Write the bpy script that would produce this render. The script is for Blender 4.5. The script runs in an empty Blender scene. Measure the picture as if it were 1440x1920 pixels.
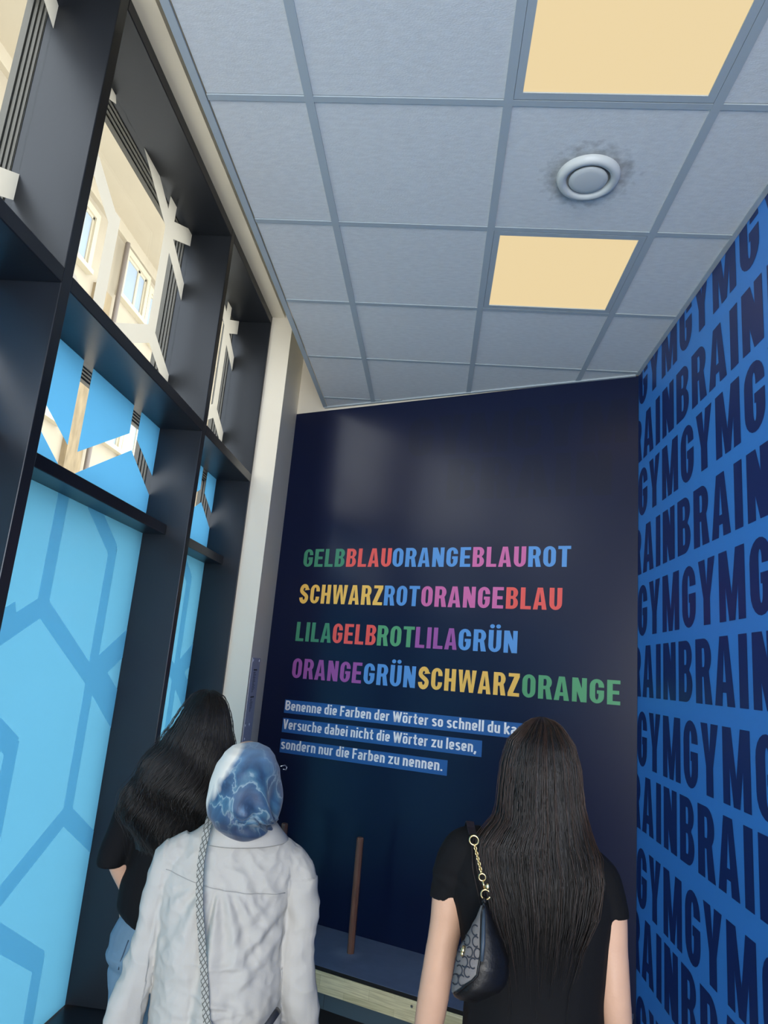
import bpy, bmesh, math, random
from math import sin, cos, pi, radians, sqrt, hypot
from mathutils import Vector, Matrix, noise
from mathutils.geometry import tessellate_polygon, delaunay_2d_cdt
random.seed(7)
S = bpy.context.scene
COL = S.collection
ZC = 1.80                       # camera height above the floor

# ------------------------------------------------------------------ camera
def cam_axes(y, p, r):
    f = Vector((sin(y)*cos(p), cos(y)*cos(p), sin(p)))
    rt = Vector((cos(y), -sin(y), 0)); u = rt.cross(f)
    return cos(r)*rt + sin(r)*u, -sin(r)*rt + cos(r)*u, f
cd = bpy.data.cameras.new('camera'); cam = bpy.data.objects.new('camera', cd); COL.objects.link(cam)
cd.sensor_fit = 'HORIZONTAL'; cd.sensor_width = 36; cd.lens = 1297.147/1440*36
cd.clip_start = .02; cd.clip_end = 200
A, B_, F_ = cam_axes(-.0844095, .2212887, .0872495)
M = Matrix((A, B_, -F_)).transposed().to_4x4(); M.translation = Vector((.485429, -1.749359, ZC)); cam.matrix_world = M
S.camera = cam

# ------------------------------------------------------------------ world, lights, exposure
W = bpy.data.worlds.new('overcast_sky'); S.world = W; W.use_nodes = True
bg = W.node_tree.nodes['Background']; bg.inputs[0].default_value = (.92, .96, 1.0, 1); bg.inputs[1].default_value = 4.4
def area(name, loc, rot, sx, sy, power, col):
    l = bpy.data.lights.new(name, 'AREA'); l.shape = 'RECTANGLE'; l.size = sx; l.size_y = sy; l.energy = power; l.color = col
    o = bpy.data.objects.new(name, l); COL.objects.link(o); o.location = loc; o.rotation_euler = rot
    return o
# added fill lamp behind the viewer, standing in for assumed daylight
area('rear_fill_light', (.45, -4.40, 1.75), (radians(90), 0, 0), 1.9, 2.6, 135, (1.0, .98, .94))
vs = S.view_settings; vs.view_transform = 'Standard'; vs.look = 'None'; vs.exposure = 0.0; vs.gamma = 1.0; vs.use_curve_mapping = False

# ------------------------------------------------------------------ materials
def lin(c):
    return tuple(((v/255+.055)/1.055)**2.4 if v/255 > .04045 else v/255/12.92 for v in c) + (1,)
def mat(name, col, rough=.5, spec=.5, metal=0, bump=None, var=None, sheen=0):
    """col sRGB 0-255; bump=(scale, strength, stretch); var=(scale, amount, stretch) mottles the base colour"""
    m = bpy.data.materials.new(name); m.use_nodes = True; nt = m.node_tree; b = nt.nodes['Principled BSDF']
    b.inputs['Base Color'].default_value = lin(col); b.inputs['Roughness'].default_value = rough
    b.inputs['Specular IOR Level'].default_value = spec; b.inputs['Metallic'].default_value = metal
    if sheen: b.inputs['Sheen Weight'].default_value = sheen
    tc = nt.nodes.new('ShaderNodeTexCoord')
    def nz(scale, st, det=5):
        mp = nt.nodes.new('ShaderNodeMapping'); mp.inputs['Scale'].default_value = st or (1, 1, 1)
        nt.links.new(tc.outputs['Object'], mp.inputs[0])
        n = nt.nodes.new('ShaderNodeTexNoise'); n.inputs['Scale'].default_value = scale; n.inputs['Detail'].default_value = det
        nt.links.new(mp.outputs[0], n.inputs['Vector']); return n
    if var:
        n = nz(var[0], var[2] if len(var) > 2 else None)
        r = nt.nodes.new('ShaderNodeValToRGB'); c = lin(col)
        k = var[1]
        r.color_ramp.elements[0].position = .3; r.color_ramp.elements[1].position = .7
        r.color_ramp.elements[0].color = tuple(v*(1-k) for v in c[:3])+(1,); r.color_ramp.elements[1].color = tuple(min(1, v*(1+k)) for v in c[:3])+(1,)
        nt.links.new(n.outputs['Fac'], r.inputs[0]); nt.links.new(r.outputs[0], b.inputs['Base Color'])
    if bump:
        n = nz(bump[0], bump[2] if len(bump) > 2 else None)
        bp = nt.nodes.new('ShaderNodeBump'); bp.inputs['Strength'].default_value = bump[1]; bp.inputs['Distance'].default_value = .01
        nt.links.new(n.outputs['Fac'], bp.inputs['Height']); nt.links.new(bp.outputs[0], b.inputs['Normal'])
    return m
def glass_mat(name, tint, refl):
    m = bpy.data.materials.new(name); m.use_nodes = True; nt = m.node_tree; nt.nodes.clear()
    o = nt.nodes.new('ShaderNodeOutputMaterial'); t = nt.nodes.new('ShaderNodeBsdfTransparent'); g = nt.nodes.new('ShaderNodeBsdfGlossy')
    t.inputs[0].default_value = tint; g.inputs['Roughness'].default_value = .02; mx = nt.nodes.new('ShaderNodeMixShader'); mx.inputs[0].default_value = refl
    nt.links.new(t.outputs[0], mx.inputs[1]); nt.links.new(g.outputs[0], mx.inputs[2]); nt.links.new(mx.outputs[0], o.inputs[0]); return m
def film_mat(name, trans, diff, clear=0.0, gloss=.04):
    m = bpy.data.materials.new(name); m.use_nodes = True; nt = m.node_tree; nt.nodes.clear()
    o = nt.nodes.new('ShaderNodeOutputMaterial'); t = nt.nodes.new('ShaderNodeBsdfTranslucent'); d = nt.nodes.new('ShaderNodeBsdfDiffuse')
    t.inputs[0].default_value = trans; d.inputs[0].default_value = diff
    ad = nt.nodes.new('ShaderNodeMixShader'); ad.inputs[0].default_value = .15
    nt.links.new(t.outputs[0], ad.inputs[1]); nt.links.new(d.outputs[0], ad.inputs[2])
    g = nt.nodes.new('ShaderNodeBsdfGlossy'); g.inputs['Roughness'].default_value = .15
    m2 = nt.nodes.new('ShaderNodeMixShader'); m2.inputs[0].default_value = gloss
    nt.links.new(ad.outputs[0], m2.inputs[1]); nt.links.new(g.outputs[0], m2.inputs[2])
    last = m2
    if clear:
        tr = nt.nodes.new('ShaderNodeBsdfTransparent'); m3 = nt.nodes.new('ShaderNodeMixShader'); m3.inputs[0].default_value = clear
        nt.links.new(m2.outputs[0], m3.inputs[1]); nt.links.new(tr.outputs[0], m3.inputs[2]); last = m3
    nt.links.new(last.outputs[0], o.inputs[0]); return m
def emit_mat(name, col, k):
    m = bpy.data.materials.new(name); m.use_nodes = True; nt = m.node_tree; b = nt.nodes['Principled BSDF']
    b.inputs['Base Color'].default_value = (.05, .05, .05, 1); b.inputs['Specular IOR Level'].default_value = .2; b.inputs['Emission Color'].default_value = lin(col); b.inputs['Emission Strength'].default_value = k
    return m
M_frame = mat('charcoal_metal', (42, 46, 53), .34, .5, .45, (60, .02))
M_frame_out = mat('grooved_aluminium', (92, 90, 84), .5)
M_cream = mat('cream_paint', (236, 229, 212), .55, .4, 0, (80, .04))
M_tile = mat('ceiling_tile', (222, 226, 226), .9, .1, 0, (160, .16, (1, 3, 1)), (28, .05, (1, 3, 1)))
M_grid = mat('grid_bar_grey', (176, 188, 194), .5, .4)
M_navy = mat('navy_wall_print', (10, 21, 54), .30, .42, 0, (5, .05))
M_navy_ghost = mat('navy_ghost_letters', (10, 20, 48), .315, .42)
M_blue = mat('blue_wall_print', (66, 144, 230), .42, .4, 0, (6, .04))
M_letter = mat('dark_blue_letter', (26, 48, 108), .42, .4)
M_floor = mat('grey_floor', (150, 150, 150), .5, .3, 0, (40, .05), (6, .1))
M_glass = glass_mat('clear_glass', (.97, .98, .97, 1), .05)
M_film = film_mat('blue_window_film', (.122, .41, .67, 1), (.12, .42, .62, 1))
M_film_mid = film_mat('mid_blue_window_film', (.115, .44, .84, 1), (.06, .32, .62, 1))
M_film_band = film_mat('second_film_layer', (.66, .84, .96, 1), (.10, .36, .62, 1))
M_frost = film_mat('frosted_white_film', (.66, .64, .59, 1), (.62, .61, .58, 1))
M_panel = emit_mat('warm_light_diffuser', (243, 218, 166), .93)

# ------------------------------------------------------------------ mesh helpers
class MB:
    def __init__(s): s.v = []; s.f = []
    def add(s, v, f):
        n = len(s.v); s.v += [tuple(p) for p in v]; s.f += [tuple(i+n for i in q) for q in f]; return s
    def box(s, x0, x1, y0, y1, z0, z1):
        v = [(x, y, z) for x in (x0, x1) for y in (y0, y1) for z in (z0, z1)]
        return s.add(v, [(0, 1, 3, 2), (4, 6, 7, 5), (0, 4, 5, 1), (2, 3, 7, 6), (0, 2, 6, 4), (1, 5, 7, 3)])
    def prism(s, poly, fn, d0, d1):
        """poly: list of (a,b); fn(a,b,d) -> point; extruded from d0 to d1"""
        n = len(poly); v = [fn(a, b, d0) for a, b in poly]+[fn(a, b, d1) for a, b in poly]
        return s.add(v, [tuple(range(n))[::-1], tuple(range(n, 2*n))]+[(i, (i+1) % n, n+(i+1) % n, n+i) for i in range(n)])
    def face(s, poly, fn, d):
        return s.add([fn(a, b, d) for a, b in poly], [tuple(range(len(poly)))])
    def union(s, polys, fn, d):
        V = []; F = []
        for pl in polys:
            a = sum(p[0]*q[1]-q[0]*p[1] for p, q in zip(pl, pl[1:]+pl[:1]))
            if abs(a) < 1e-7: continue
            if a < 0: pl = pl[::-1]
            F.append(list(range(len(V), len(V)+len(pl)))); V += [Vector(p) for p in pl]
        if not V: return s
        o = delaunay_2d_cdt(V, [], F, 1, 1e-5)
        return s.add([fn(p.x, p.y, d) for p in o[0]], [tuple(f) for f, g in zip(o[2], o[5]) if len(g)])
    def tube(s, pts, rad, n=10, cap=True, up=None, ell=None):
        pts = [Vector(p) for p in pts]; k = len(pts)
        if not hasattr(rad, '__len__'): rad = [rad]*k
        rings = []; prev = None
        for i, p in enumerate(pts):
            t = (pts[min(i+1, k-1)]-pts[max(i-1, 0)]).normalized()
            u = Vector(up) if up else (prev if prev else (Vector((1, 0, 0)) if abs(t.x) < .8 else Vector((0, 1, 0))))
            u = (u-t*u.dot(t)).normalized(); w = t.cross(u); prev = u
            e = ell if ell else 1
            rings.append([p+(u*cos(2*pi*j/n)+w*sin(2*pi*j/n)*e)*rad[i] for j in range(n)])
        v = [q for r in rings for q in r]
        f = [(i*n+j, i*n+(j+1) % n, (i+1)*n+(j+1) % n, (i+1)*n+j) for i in range(k-1) for j in range(n)]
        if cap: f += [tuple(range(n))[::-1], tuple((k-1)*n+j for j in range(n))]
        return s.add(v, f)
    def ring(s, rings, cap=True):
        n = len(rings[0]); k = len(rings)
        f = [(i*n+j, i*n+(j+1) % n, (i+1)*n+(j+1) % n, (i+1)*n+j) for i in range(k-1) for j in range(n)]
        if cap: f += [tuple(range(n))[::-1], tuple((k-1)*n+j for j in range(n))]
        return s.add([p for r in rings for p in r], f)
    def ball(s, c, rx, ry, rz, n=16, k=10):
        rings = [[(c[0]+rx*sin(a)*cos(2*pi*j/n), c[1]+ry*sin(a)*sin(2*pi*j/n), c[2]-rz*cos(a)) for j in range(n)] for a in [max(.05, min(pi-.05, pi*i/k)) for i in range(k+1)]]
        return s.ring(rings)
    def torus(s, c, R, r, ax, n=20, m=8, a0=0, a1=2*pi):
        ax = Vector(ax).normalized(); u = ax.orthogonal().normalized(); w = ax.cross(u); c = Vector(c)
        full = abs(a1-a0-2*pi) < 1e-6
        pts = [c+(u*cos(a0+(a1-a0)*i/n)+w*sin(a0+(a1-a0)*i/n))*R for i in range(n if full else n+1)]
        rings = []
        for i, p in enumerate(pts):
            d = (p-c).normalized()
            rings.append([p+(d*cos(2*pi*j/m)+ax*sin(2*pi*j/m))*r for j in range(m)])
        if full: rings.append(rings[0])
        return s.ring(rings, cap=not full)
def link(o, parent=None):
    COL.objects.link(o)
    if parent: o.parent = parent
    return o
def mesh(name, mb, m, parent=None, smooth=False, origin=None, bevel=0):
    me = bpy.data.meshes.new(name); v = mb.v
    if origin is None and parent is not None and parent.get('_org') is not None: origin = parent['_org']
    if origin is not None: v = [(p[0]-origin[0], p[1]-origin[1], p[2]-origin[2]) for p in v]
    me.from_pydata([tuple(p) for p in v], [], mb.f); me.validate(); me.update()
    bm = bmesh.new(); bm.from_mesh(me); bmesh.ops.recalc_face_normals(bm, faces=bm.faces); bm.to_mesh(me); bm.free()
    if m: me.materials.append(m)
    if smooth: me.polygons.foreach_set('use_smooth', [True]*len(me.polygons))
    o = bpy.data.objects.new(name, me); link(o, parent)
    if parent is None and origin is not None: o.location = origin
    if bevel:
        md = o.modifiers.new('bevel', 'BEVEL'); md.width = bevel; md.segments = 2; md.limit_method = 'ANGLE'
    if origin is not None: o['_org'] = origin
    return o
def thing(name, label, cat, loc, group=None, rotz=0, kind=None):
    o = bpy.data.objects.new(name, None); link(o); o.location = loc; o.rotation_euler = (0, 0, rotz); o.empty_display_size = .1
    if label: o['label'] = label
    if cat: o['category'] = cat
    if group: o['group'] = group
    if kind: o['kind'] = kind
    o['_org'] = tuple(loc); return o
def tag(o, label, cat, group=None):
    o['label'] = label; o['category'] = cat
    if group: o['group'] = group
    return o
def struct(o, label=None):
    o['kind'] = 'structure'
    if label: o['label'] = label
    return o
def clip(poly, a0, a1, b0, b1):
    for ax, lim, sg in ((0, a0, 1), (0, a1, -1), (1, b0, 1), (1, b1, -1)):
        out = []; n = len(poly)
        for i in range(n):
            p, q = poly[i], poly[(i+1) % n]; dp = (p[ax]-lim)*sg; dq = (q[ax]-lim)*sg
            if dp >= 0: out.append(p)
            if (dp < 0) != (dq < 0):
                t = dp/(dp-dq); out.append((p[0]+(q[0]-p[0])*t, p[1]+(q[1]-p[1])*t))
        poly = out
        if not poly: return []
    return poly
def band(p, q, w, ext=0):
    d = Vector((q[0]-p[0], q[1]-p[1])).normalized(); n = Vector((-d.y, d.x))*w/2; e = d*ext
    P = Vector(p)-e; Q = Vector(q)+e
    return [tuple(P+n), tuple(P-n), tuple(Q-n), tuple(Q+n)]

# ------------------------------------------------------------------ room shell (z below is relative to the camera height)
def Z(z): return z+ZC
CE = 1.665
XR, XL = 1.505, -.60
WR = Vector((1.499, 1.834, 0)); DL = Vector((-.9263, .3768, 0)).normalized(); NR = Vector((DL.y*-1, DL.x, 0))   # back wall frame: s to the left, n into the room
def bw(s, z, n=0): p = WR+DL*s+NR*n; return (p.x, p.y, Z(z))
assert NR.y < 0
TOP = 3.0
struct(mesh('floor', MB().box(-1.2, 1.7, -4.6, 3.2, -.12, 0), M_floor), 'grey floor')
# dark back wall: printed navy panel, cream wall above it
mb = MB(); mb.prism([(-.25, -1.8), (2.60, -1.8), (2.60, TOP), (-.25, TOP)], lambda s, z, d: bw(s, z, d), -.2, -.01)
wall_back = struct(mesh('wall_back', mb, M_cream), 'back wall covered by a navy colour word print')
def tilt(s): return -.0135*s
mb = MB(); mb.prism([(-.004, -1.8), (2.206, -1.8), (2.206, 1.640), (-.004, 1.664)], lambda s, z, d: bw(s, z, d), -.01, 0)
navy = mesh('navy_print', mb, M_navy, wall_back)
# right wall
wall_right = struct(mesh('wall_right', MB().box(XR, XR+.2, -4.6, 2.05, 0, Z(TOP)), M_blue), 'blue right wall printed with rows of dark blue words')
# slab high above the hanging ceiling
struct(mesh('ceiling_slab', MB().box(-1.0, 1.7, -4.6, 3.2, Z(TOP), Z(TOP)+.3), M_cream)).name = 'ceiling_1'
# window wall: lintel, corner pier and low plinth
struct(mesh('wall_left', MB().box(-.93, -.545, 2.255, 2.86, 0, Z(TOP)), M_cream), 'white pier between the window and the navy wall')
struct(mesh('trim_1', MB().box(-.93, -.597, -4.6, 2.255, Z(2.135), Z(TOP)), M_cream), 'white lintel above the window frames')
struct(mesh('wall_front', MB().box(-1.0, 1.7, -4.75, -4.6, Z(1.4), Z(TOP)).box(-1.0, -.55, -4.75, -4.6, 0, Z(1.4)).box(1.4, 1.7, -4.75, -4.6, 0, Z(1.4)), M_cream))
mbp = MB().box(-.93, -.68, -1.27, 2.255, 0, Z(-1.435))
struct(mesh('baseboard_left', mbp, M_frame), 'dark low plinth under the windows')

# hanging ceiling: grid bars, tiles, edge trims
T = .6; XE0, XE1 = -.318, XR
def yend(x): return WR.y+(x-WR.x)/DL.x*DL.y - .004     # where the back wall cuts the ceiling
tb = MB(); w = .0135
for x in (0, .6, 1.2): tb.box(x-w, x+w, -4.6, yend(x)-.006, Z(CE)-.002, Z(CE)+.03)
for k in range(-7, 5):
    y = k*T
    # cross bars stop at the back wall
    x1 = XE1 if y < yend(XE1)-.02 else WR.x+(y+.02-WR.y)/DL.y*DL.x
    if x1 > XE0: tb.box(XE0, x1-.002, y-w*.8, y+w*.8, Z(CE)-.0012, Z(CE)+.028)
grid = struct(mesh('ceiling', tb, M_grid), 'hanging ceiling of square grey tiles in a bar grid')
tl = [XE0, 0, .6, 1.2, XE1]
mt = bpy.data.materials
M_tile_vent = M_tile.copy(); M_tile_vent.name = 'tile_with_soot'
nt = M_tile_vent.node_tree; b = nt.nodes['Principled BSDF']
src = b.inputs['Base Color'].links[0].from_socket
tc = [n for n in nt.nodes if n.type == 'TEX_COORD'][0]
vd = nt.nodes.new('ShaderNodeVectorMath'); vd.operation = 'DISTANCE'; vd.inputs[1].default_value = (.9, .305, Z(CE))
nt.links.new(tc.outputs['Object'], vd.inputs[0])
ns = nt.nodes.new('ShaderNodeTexNoise'); ns.inputs['Scale'].default_value = 30; nt.links.new(tc.outputs['Object'], ns.inputs['Vector'])
ma = nt.nodes.new('ShaderNodeMath'); ma.operation = 'MULTIPLY_ADD'; ma.inputs[1].default_value = .13; nt.links.new(ns.outputs['Fac'], ma.inputs[0]); nt.links.new(vd.outputs['Value'], ma.inputs[2])
mr = nt.nodes.new('ShaderNodeMapRange'); mr.inputs[1].default_value = .165; mr.inputs[2].default_value = .225; mr.inputs[3].default_value = .45; mr.inputs[4].default_value = 0
nt.links.new(ma.outputs[0], mr.inputs[0])
mx = nt.nodes.new('ShaderNodeMix'); mx.data_type = 'RGBA'; mx.inputs['B'].default_value = lin((70, 68, 64))
nt.links.new(mr.outputs[0], mx.inputs['Factor']); nt.links.new(src, mx.inputs['A']); nt.links.new(mx.outputs['Result'], b.inputs['Base Color'])
LIGHTS = [(.6, -.6), (.6, .6), (0, -1.8), (.6, -3.0), (0, -4.2)]
for i in range(4):
    for k in range(-8, 5):
        x0, x1 = tl[i]+w, tl[i+1]-w; y0, y1 = k*T+w, (k+1)*T-w
        if i == 0: x0 = XE0+.001
        if i == 3: x1 = XE1-.001
        if y0 < -4.6: y0 = -4.6
        if y0 > yend(x0) or any(abs(x0-w-a) < .01 and abs(y0-w-c) < .01 for a, c in LIGHTS): continue
        poly = [(x0, y0), (x1, y0), (x1, min(y1, yend(x1))), (x0, min(y1, yend(x0)))]
        if y0 > yend(x1):
            xc = WR.x+(y0-WR.y)/DL.y*DL.x; poly = [(x0, y0), (xc, y0), (x0, min(y1, yend(x0)))]
            if y1 < yend(x0):
                xt = WR.x+(y1-WR.y)/DL.y*DL.x; poly = [(x0, y0), (xc, y0), (xt, y1), (x0, y1)]
        elif y1 < yend(x0) and y1 > yend(x1):
            xt = WR.x+(y1-WR.y)/DL.y*DL.x; poly = [(x0, y0), (x1, y0), (x1, yend(x1)), (xt, y1), (x0, y1)]
        v = i == 2 and k == 0
        t_ = mesh('ceiling_tile', MB().prism(poly, lambda a, c, d: (a, c, d), Z(CE)+.0022, Z(CE)+.016), M_tile_vent if v else M_tile, grid)
        if v: t_['label'] = 'ceiling tile with soot around a round vent'
# edge angle trims of the ceiling
struct(mesh('trim_2', MB().box(-.347, -.322, -4.6, 2.57, Z(CE)-.002, Z(CE)+.004).box(-.347, -.344, -4.6, 2.57, Z(CE), Z(CE)+.05), M_grid), 'grey metal edge of the hanging ceiling by the window')
struct(mesh('trim_3', MB().box(XR-.02, XR-.001, -4.6, 1.82, Z(CE)-.003, Z(CE)+.002), M_grid), 'grey ceiling edge trim along the blue wall')
mb = MB(); mb.prism([(.01, CE-.006), (1.98, CE-.006), (1.98, CE+.006), (.01, CE+.006)], lambda s, z, d: bw(s, z, d), .001, .016)
struct(mesh('trim_4', mb, M_grid), 'thin pale ceiling edge trim along the navy wall')

# ------------------------------------------------------------------ ceiling lights and vent
def ceiling_light(x, y, label):
    t = thing('ceiling_light', label, 'ceiling light', (x+.3, y+.3, Z(CE)), 'square ceiling lights')
    x0, x1, y0, y1 = x+.0145, x+.5855, y+.0145, y+.5855; f = .024
    fr = MB()
    for q in ((x0, x1, y0, y0+f), (x0, x1, y1-f, y1), (x0, x0+f, y0+f, y1-f), (x1-f, x1, y0+f, y1-f)): fr.box(*q, Z(CE)-.001, Z(CE)+.012)
    mesh('frame', fr, M_grid, t)
    mesh('diffuser', MB().box(x0+f, x1-f, y0+f, y1-f, Z(CE)+.003, Z(CE)+.009), M_panel, t)
    return t
ceiling_light(.6, -.6, 'square warm ceiling light at the top edge of the photo, nearest the viewer')
ceiling_light(.6, .6, 'square warm ceiling light between the round vent and the navy wall')
for x, y in LIGHTS[2:]: ceiling_light(x, y, 'square warm ceiling light added unseen behind the viewer to brighten the room')  # unseen panels, added for more light in the room
M_vent = mat('vent_white', (206, 212, 212), .4)
M_dark = mat('dark_gap', (12, 12, 13), .8, .1)
v = thing('ceiling_vent', 'round white disc vent set in a ceiling tile', 'vent', (.9, .305, Z(CE)))
prof = [(.075, .008), (.070, -.004), (.074, -.016), (.086, -.021), (.098, -.017), (.104, -.004), (.104, .006)]
mb = MB(); n = 48
mb.ring([[(.9+r*cos(2*pi*j/n), .305+r*sin(2*pi*j/n), Z(CE)+dz) for j in range(n)] for r, dz in prof], cap=False)
mesh('rim', mb, M_vent, v, True)
prof = [(.001, -.020), (.045, -.0195), (.060, -.017), (.064, -.013), (.062, -.008), (.05, -.004)]
mb = MB(); mb.ring([[(.9+r*cos(2*pi*j/n), .305+r*sin(2*pi*j/n), Z(CE)+dz) for j in range(n)] for r, dz in prof])
mesh('disc', mb, M_vent, v, True)
mb = MB(); mb.tube([(.9, .305, Z(CE)+.0045), (.9, .305, Z(CE)+.0058)], .078, 40); mesh('duct', mb, M_dark, v)

# ------------------------------------------------------------------ window bays
XF, XG, XT2 = -.68, -.89, -.78
PITCH = 1.30
def gl(a, b, d): return (d, a, Z(b))                    # a = y, b = z, d = x
def bay(idx, y0, y1, off, label):
    """y0..y1 clear opening; off shifts the honeycomb print"""
    t = thing('window_%d' % idx, label, None, (-.8, (y0+y1)/2, Z(-1.43)), kind='structure')
    # frame: right-hand mullion, transoms, head, sill
    m1 = min(y1+.05, 2.2545)
    mesh('mullion', MB().box(-.92, XF, y1, m1, Z(-1.43), Z(2.135)), M_frame, t, bevel=.003)
    mesh('head_rail', MB().box(-.92, XF, y0, y1, Z(2.085), Z(2.135)), M_frame, t, bevel=.003)
    mesh('transom', MB().box(-.92, XF, y0, y1, Z(1.03), Z(1.08)), M_frame, t, bevel=.003)
    mesh('transom', MB().box(-.92, XT2, y0, y1, Z(.515), Z(.563)), M_frame, t, bevel=.003)
    # grooved outer frame seen through the glass
    of = MB()
    for xa, xb, g in ((-.931, -.922, 0), (-.945, -.934, .005), (-.959, -.948, .010), (-.985, -.962, .016)):
        for z0, z1 in ((-1.43, .515), (.563, 1.03), (1.08, 2.085)):
            of.box(xa, xb, y0, y0+.004+g, Z(z0), Z(z1)).box(xa, xb, y1-.004-g, y1, Z(z0), Z(z1)).box(xa, xb, y0, y1, Z(z1)-.004-g, Z(z1))
    mesh('outer_frame', of, M_frame_out, t)
    mesh('outer_mullion', MB().box(-.985, -.92, y1, m1, Z(-1.43), Z(2.135)).box(-.985, -.92, y0, y1, Z(2.085), Z(2.135)).box(-.985, -.92, y0, y1, Z(1.03), Z(1.08)).box(-.985, -.92, y0, y1, Z(.515), Z(.563)), M_frame_out, t)
    for z0, z1 in ((-1.43, .515), (.563, 1.03), (1.08, 2.085)):
        mesh('glass_pane', MB().box(XG-.006, XG, y0, y1, Z(z0), Z(z1)), M_glass, t)
    o = off; W_ = .95
    # frosted white honeycomb strips on the upper pane
    fr = MB(); bands = []; up_ = []
    for k in (-2, -1, 0, 1):
        a = o+k*W_
        bands += [((a, 1.385), (a, 2.2)), ((a+.015, 1.94), (a-.325, 2.115)), ((a+.02, 1.95), (a+.30, 2.085)), ((a+.02, 1.90), (a+.47, 1.635)), ((a+.48, 1.66), (a+.48, 1.0)),
                  ((a, 1.395), (a-.45, 1.165)), ((a, 1.395), (a+.45, 1.165))]
    for j, (p, q) in enumerate(bands):
        poly = clip(band(p, q, .082, .02), y0, y1, 1.08, 2.085)
        if len(poly) > 2: up_.append(poly)
    fr.union(up_, gl, XG+.001)
    mesh('frosted_strip', fr, M_frost, t)
    # middle pane: blue film with clear honeycomb gaps
    fm = MB()
    for k in (-2, -1, 0, 1):
        a = o-1.065+k*W_
        polys = [[(a+.146, 1.1), (a+.573, 1.1), (a+.573, .695), (a+.146, .925)], [(a+.146, .5), (a+.146, .85), (a+.543, .624), (a+.573, .607), (a+.573, .5)],
                 [(a+.646, 1.1), (a+1.024, 1.1), (a+1.028, .901), (a+.646, .692)], [(a+.62, .5), (a+.62, .59), (a+.684, .626), (a+1.072, .838), (a+1.525, .59), (a+1.525, .5)]]
        if k >= 0: polys[0] = [(a+.155, 1.1), (a+.573, 1.1), (a+.573, .695), (a+.155, .90)]
        for pl in (polys[0], polys[2]):
            c = clip(pl, y0, y1, .563, 1.03)
            if len(c) > 2: fm.face(c, gl, XG+.001)
        c = clip(polys[3], y0, y1, .563, 1.03)
        if len(c) > 2: fm.face(c, gl, XG+.001)
    mesh('blue_film', fm, M_film_mid, t)
    # lower pane: full film, second layer shows as darker honeycomb
    fl = MB(); fl.face([(y0, -1.43), (y1, -1.43), (y1, .515), (y0, .515)], gl, XG+.001)
    mesh('blue_film', fl, M_film, t)
    fb = MB(); d = o-1.065; lo_ = []
    segs = []
    for k in (-1, 0, 1):
        a = d+k*W_
        segs += [((a+.61, .6), (a+.61, .11)), ((a+.61, .11), (a+.11, -.15)), ((a+.61, .11), (a+1.06, -.14)), ((a+1.06, .39), (a+1.06, -.67)), ((a+1.06, .39), (a+.72, .60)),
                 ((a+1.06, -.11), (a+1.4, .07)), ((a+1.06, -.14), (a+1.4, -.36)), ((a+1.05, -.66), (a+.59, -.90)), ((a+1.05, -.66), (a+1.45, -.89)), ((a+.59, -.36), (a+.59, -.90)), ((a+.59, -.36), (a+.11, -.08)),
                 ((a+.59, -.90), (a+1.04, -1.17)), ((a+1.04, -1.17), (a+1.04, -1.6))]
    for j, (p, q) in enumerate(segs):
        poly = clip(band(p, q, .075, .015), y0, y1, -1.43, .515)
        if len(poly) > 2: lo_.append(poly)
    fb.union(lo_, gl, XG+.002)
    mesh('film_overlap', fb, M_film_band, t)
    return t
bay(1, .08, 1.33, 1.07, 'dark framed window bay second from the navy wall with blue honeycomb film')
bay(2, 1.38, 2.235, 2.025, 'narrow dark framed window bay beside the white pier')
bay(3, -1.22, .03, .12, 'dark framed window bay cut by the left edge of the photo')
struct(mesh('wall_left', MB().box(-.93, -.68, -4.6, -1.27, 0, Z(2.135)), M_navy), 'unseen navy wall beside the windows, added dark to dim reflections')  # unseen wall, added instead of more bays to keep the back wall's reflection dark
# ------------------------------------------------------------------ lettering: condensed grotesque capitals as outlines
def arc(cx, cy, rx, ry, a0, a1, n=10):
    return [(cx+rx*cos(radians(a0+(a1-a0)*i/n)), cy+ry*sin(radians(a0+(a1-a0)*i/n))) for i in range(n+1)]
def ribbon(pts, t):
    pts = [Vector(p) for p in pts]; L = []; R_ = []
    for i, p in enumerate(pts):
        a = (p-pts[i-1]).normalized() if i else None; b = (pts[i+1]-p).normalized() if i < len(pts)-1 else None
        d = (a+b).normalized() if a and b else (a or b); n = Vector((-d.y, d.x)); k = 1
        if a and b: k = 1/max(.6, n.dot(Vector((-a.y, a.x))))
        L.append(tuple(p+n*t/2*k)); R_.append(tuple(p-n*t/2*k))
    return L+R_[::-1]
def bez(p0, p1, p2, p3, n=10):
    return [tuple(Vector(p0)*(1-t)**3+Vector(p1)*3*t*(1-t)**2+Vector(p2)*3*t*t*(1-t)+Vector(p3)*t**3) for t in [i/n for i in range(n+1)]]
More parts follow.
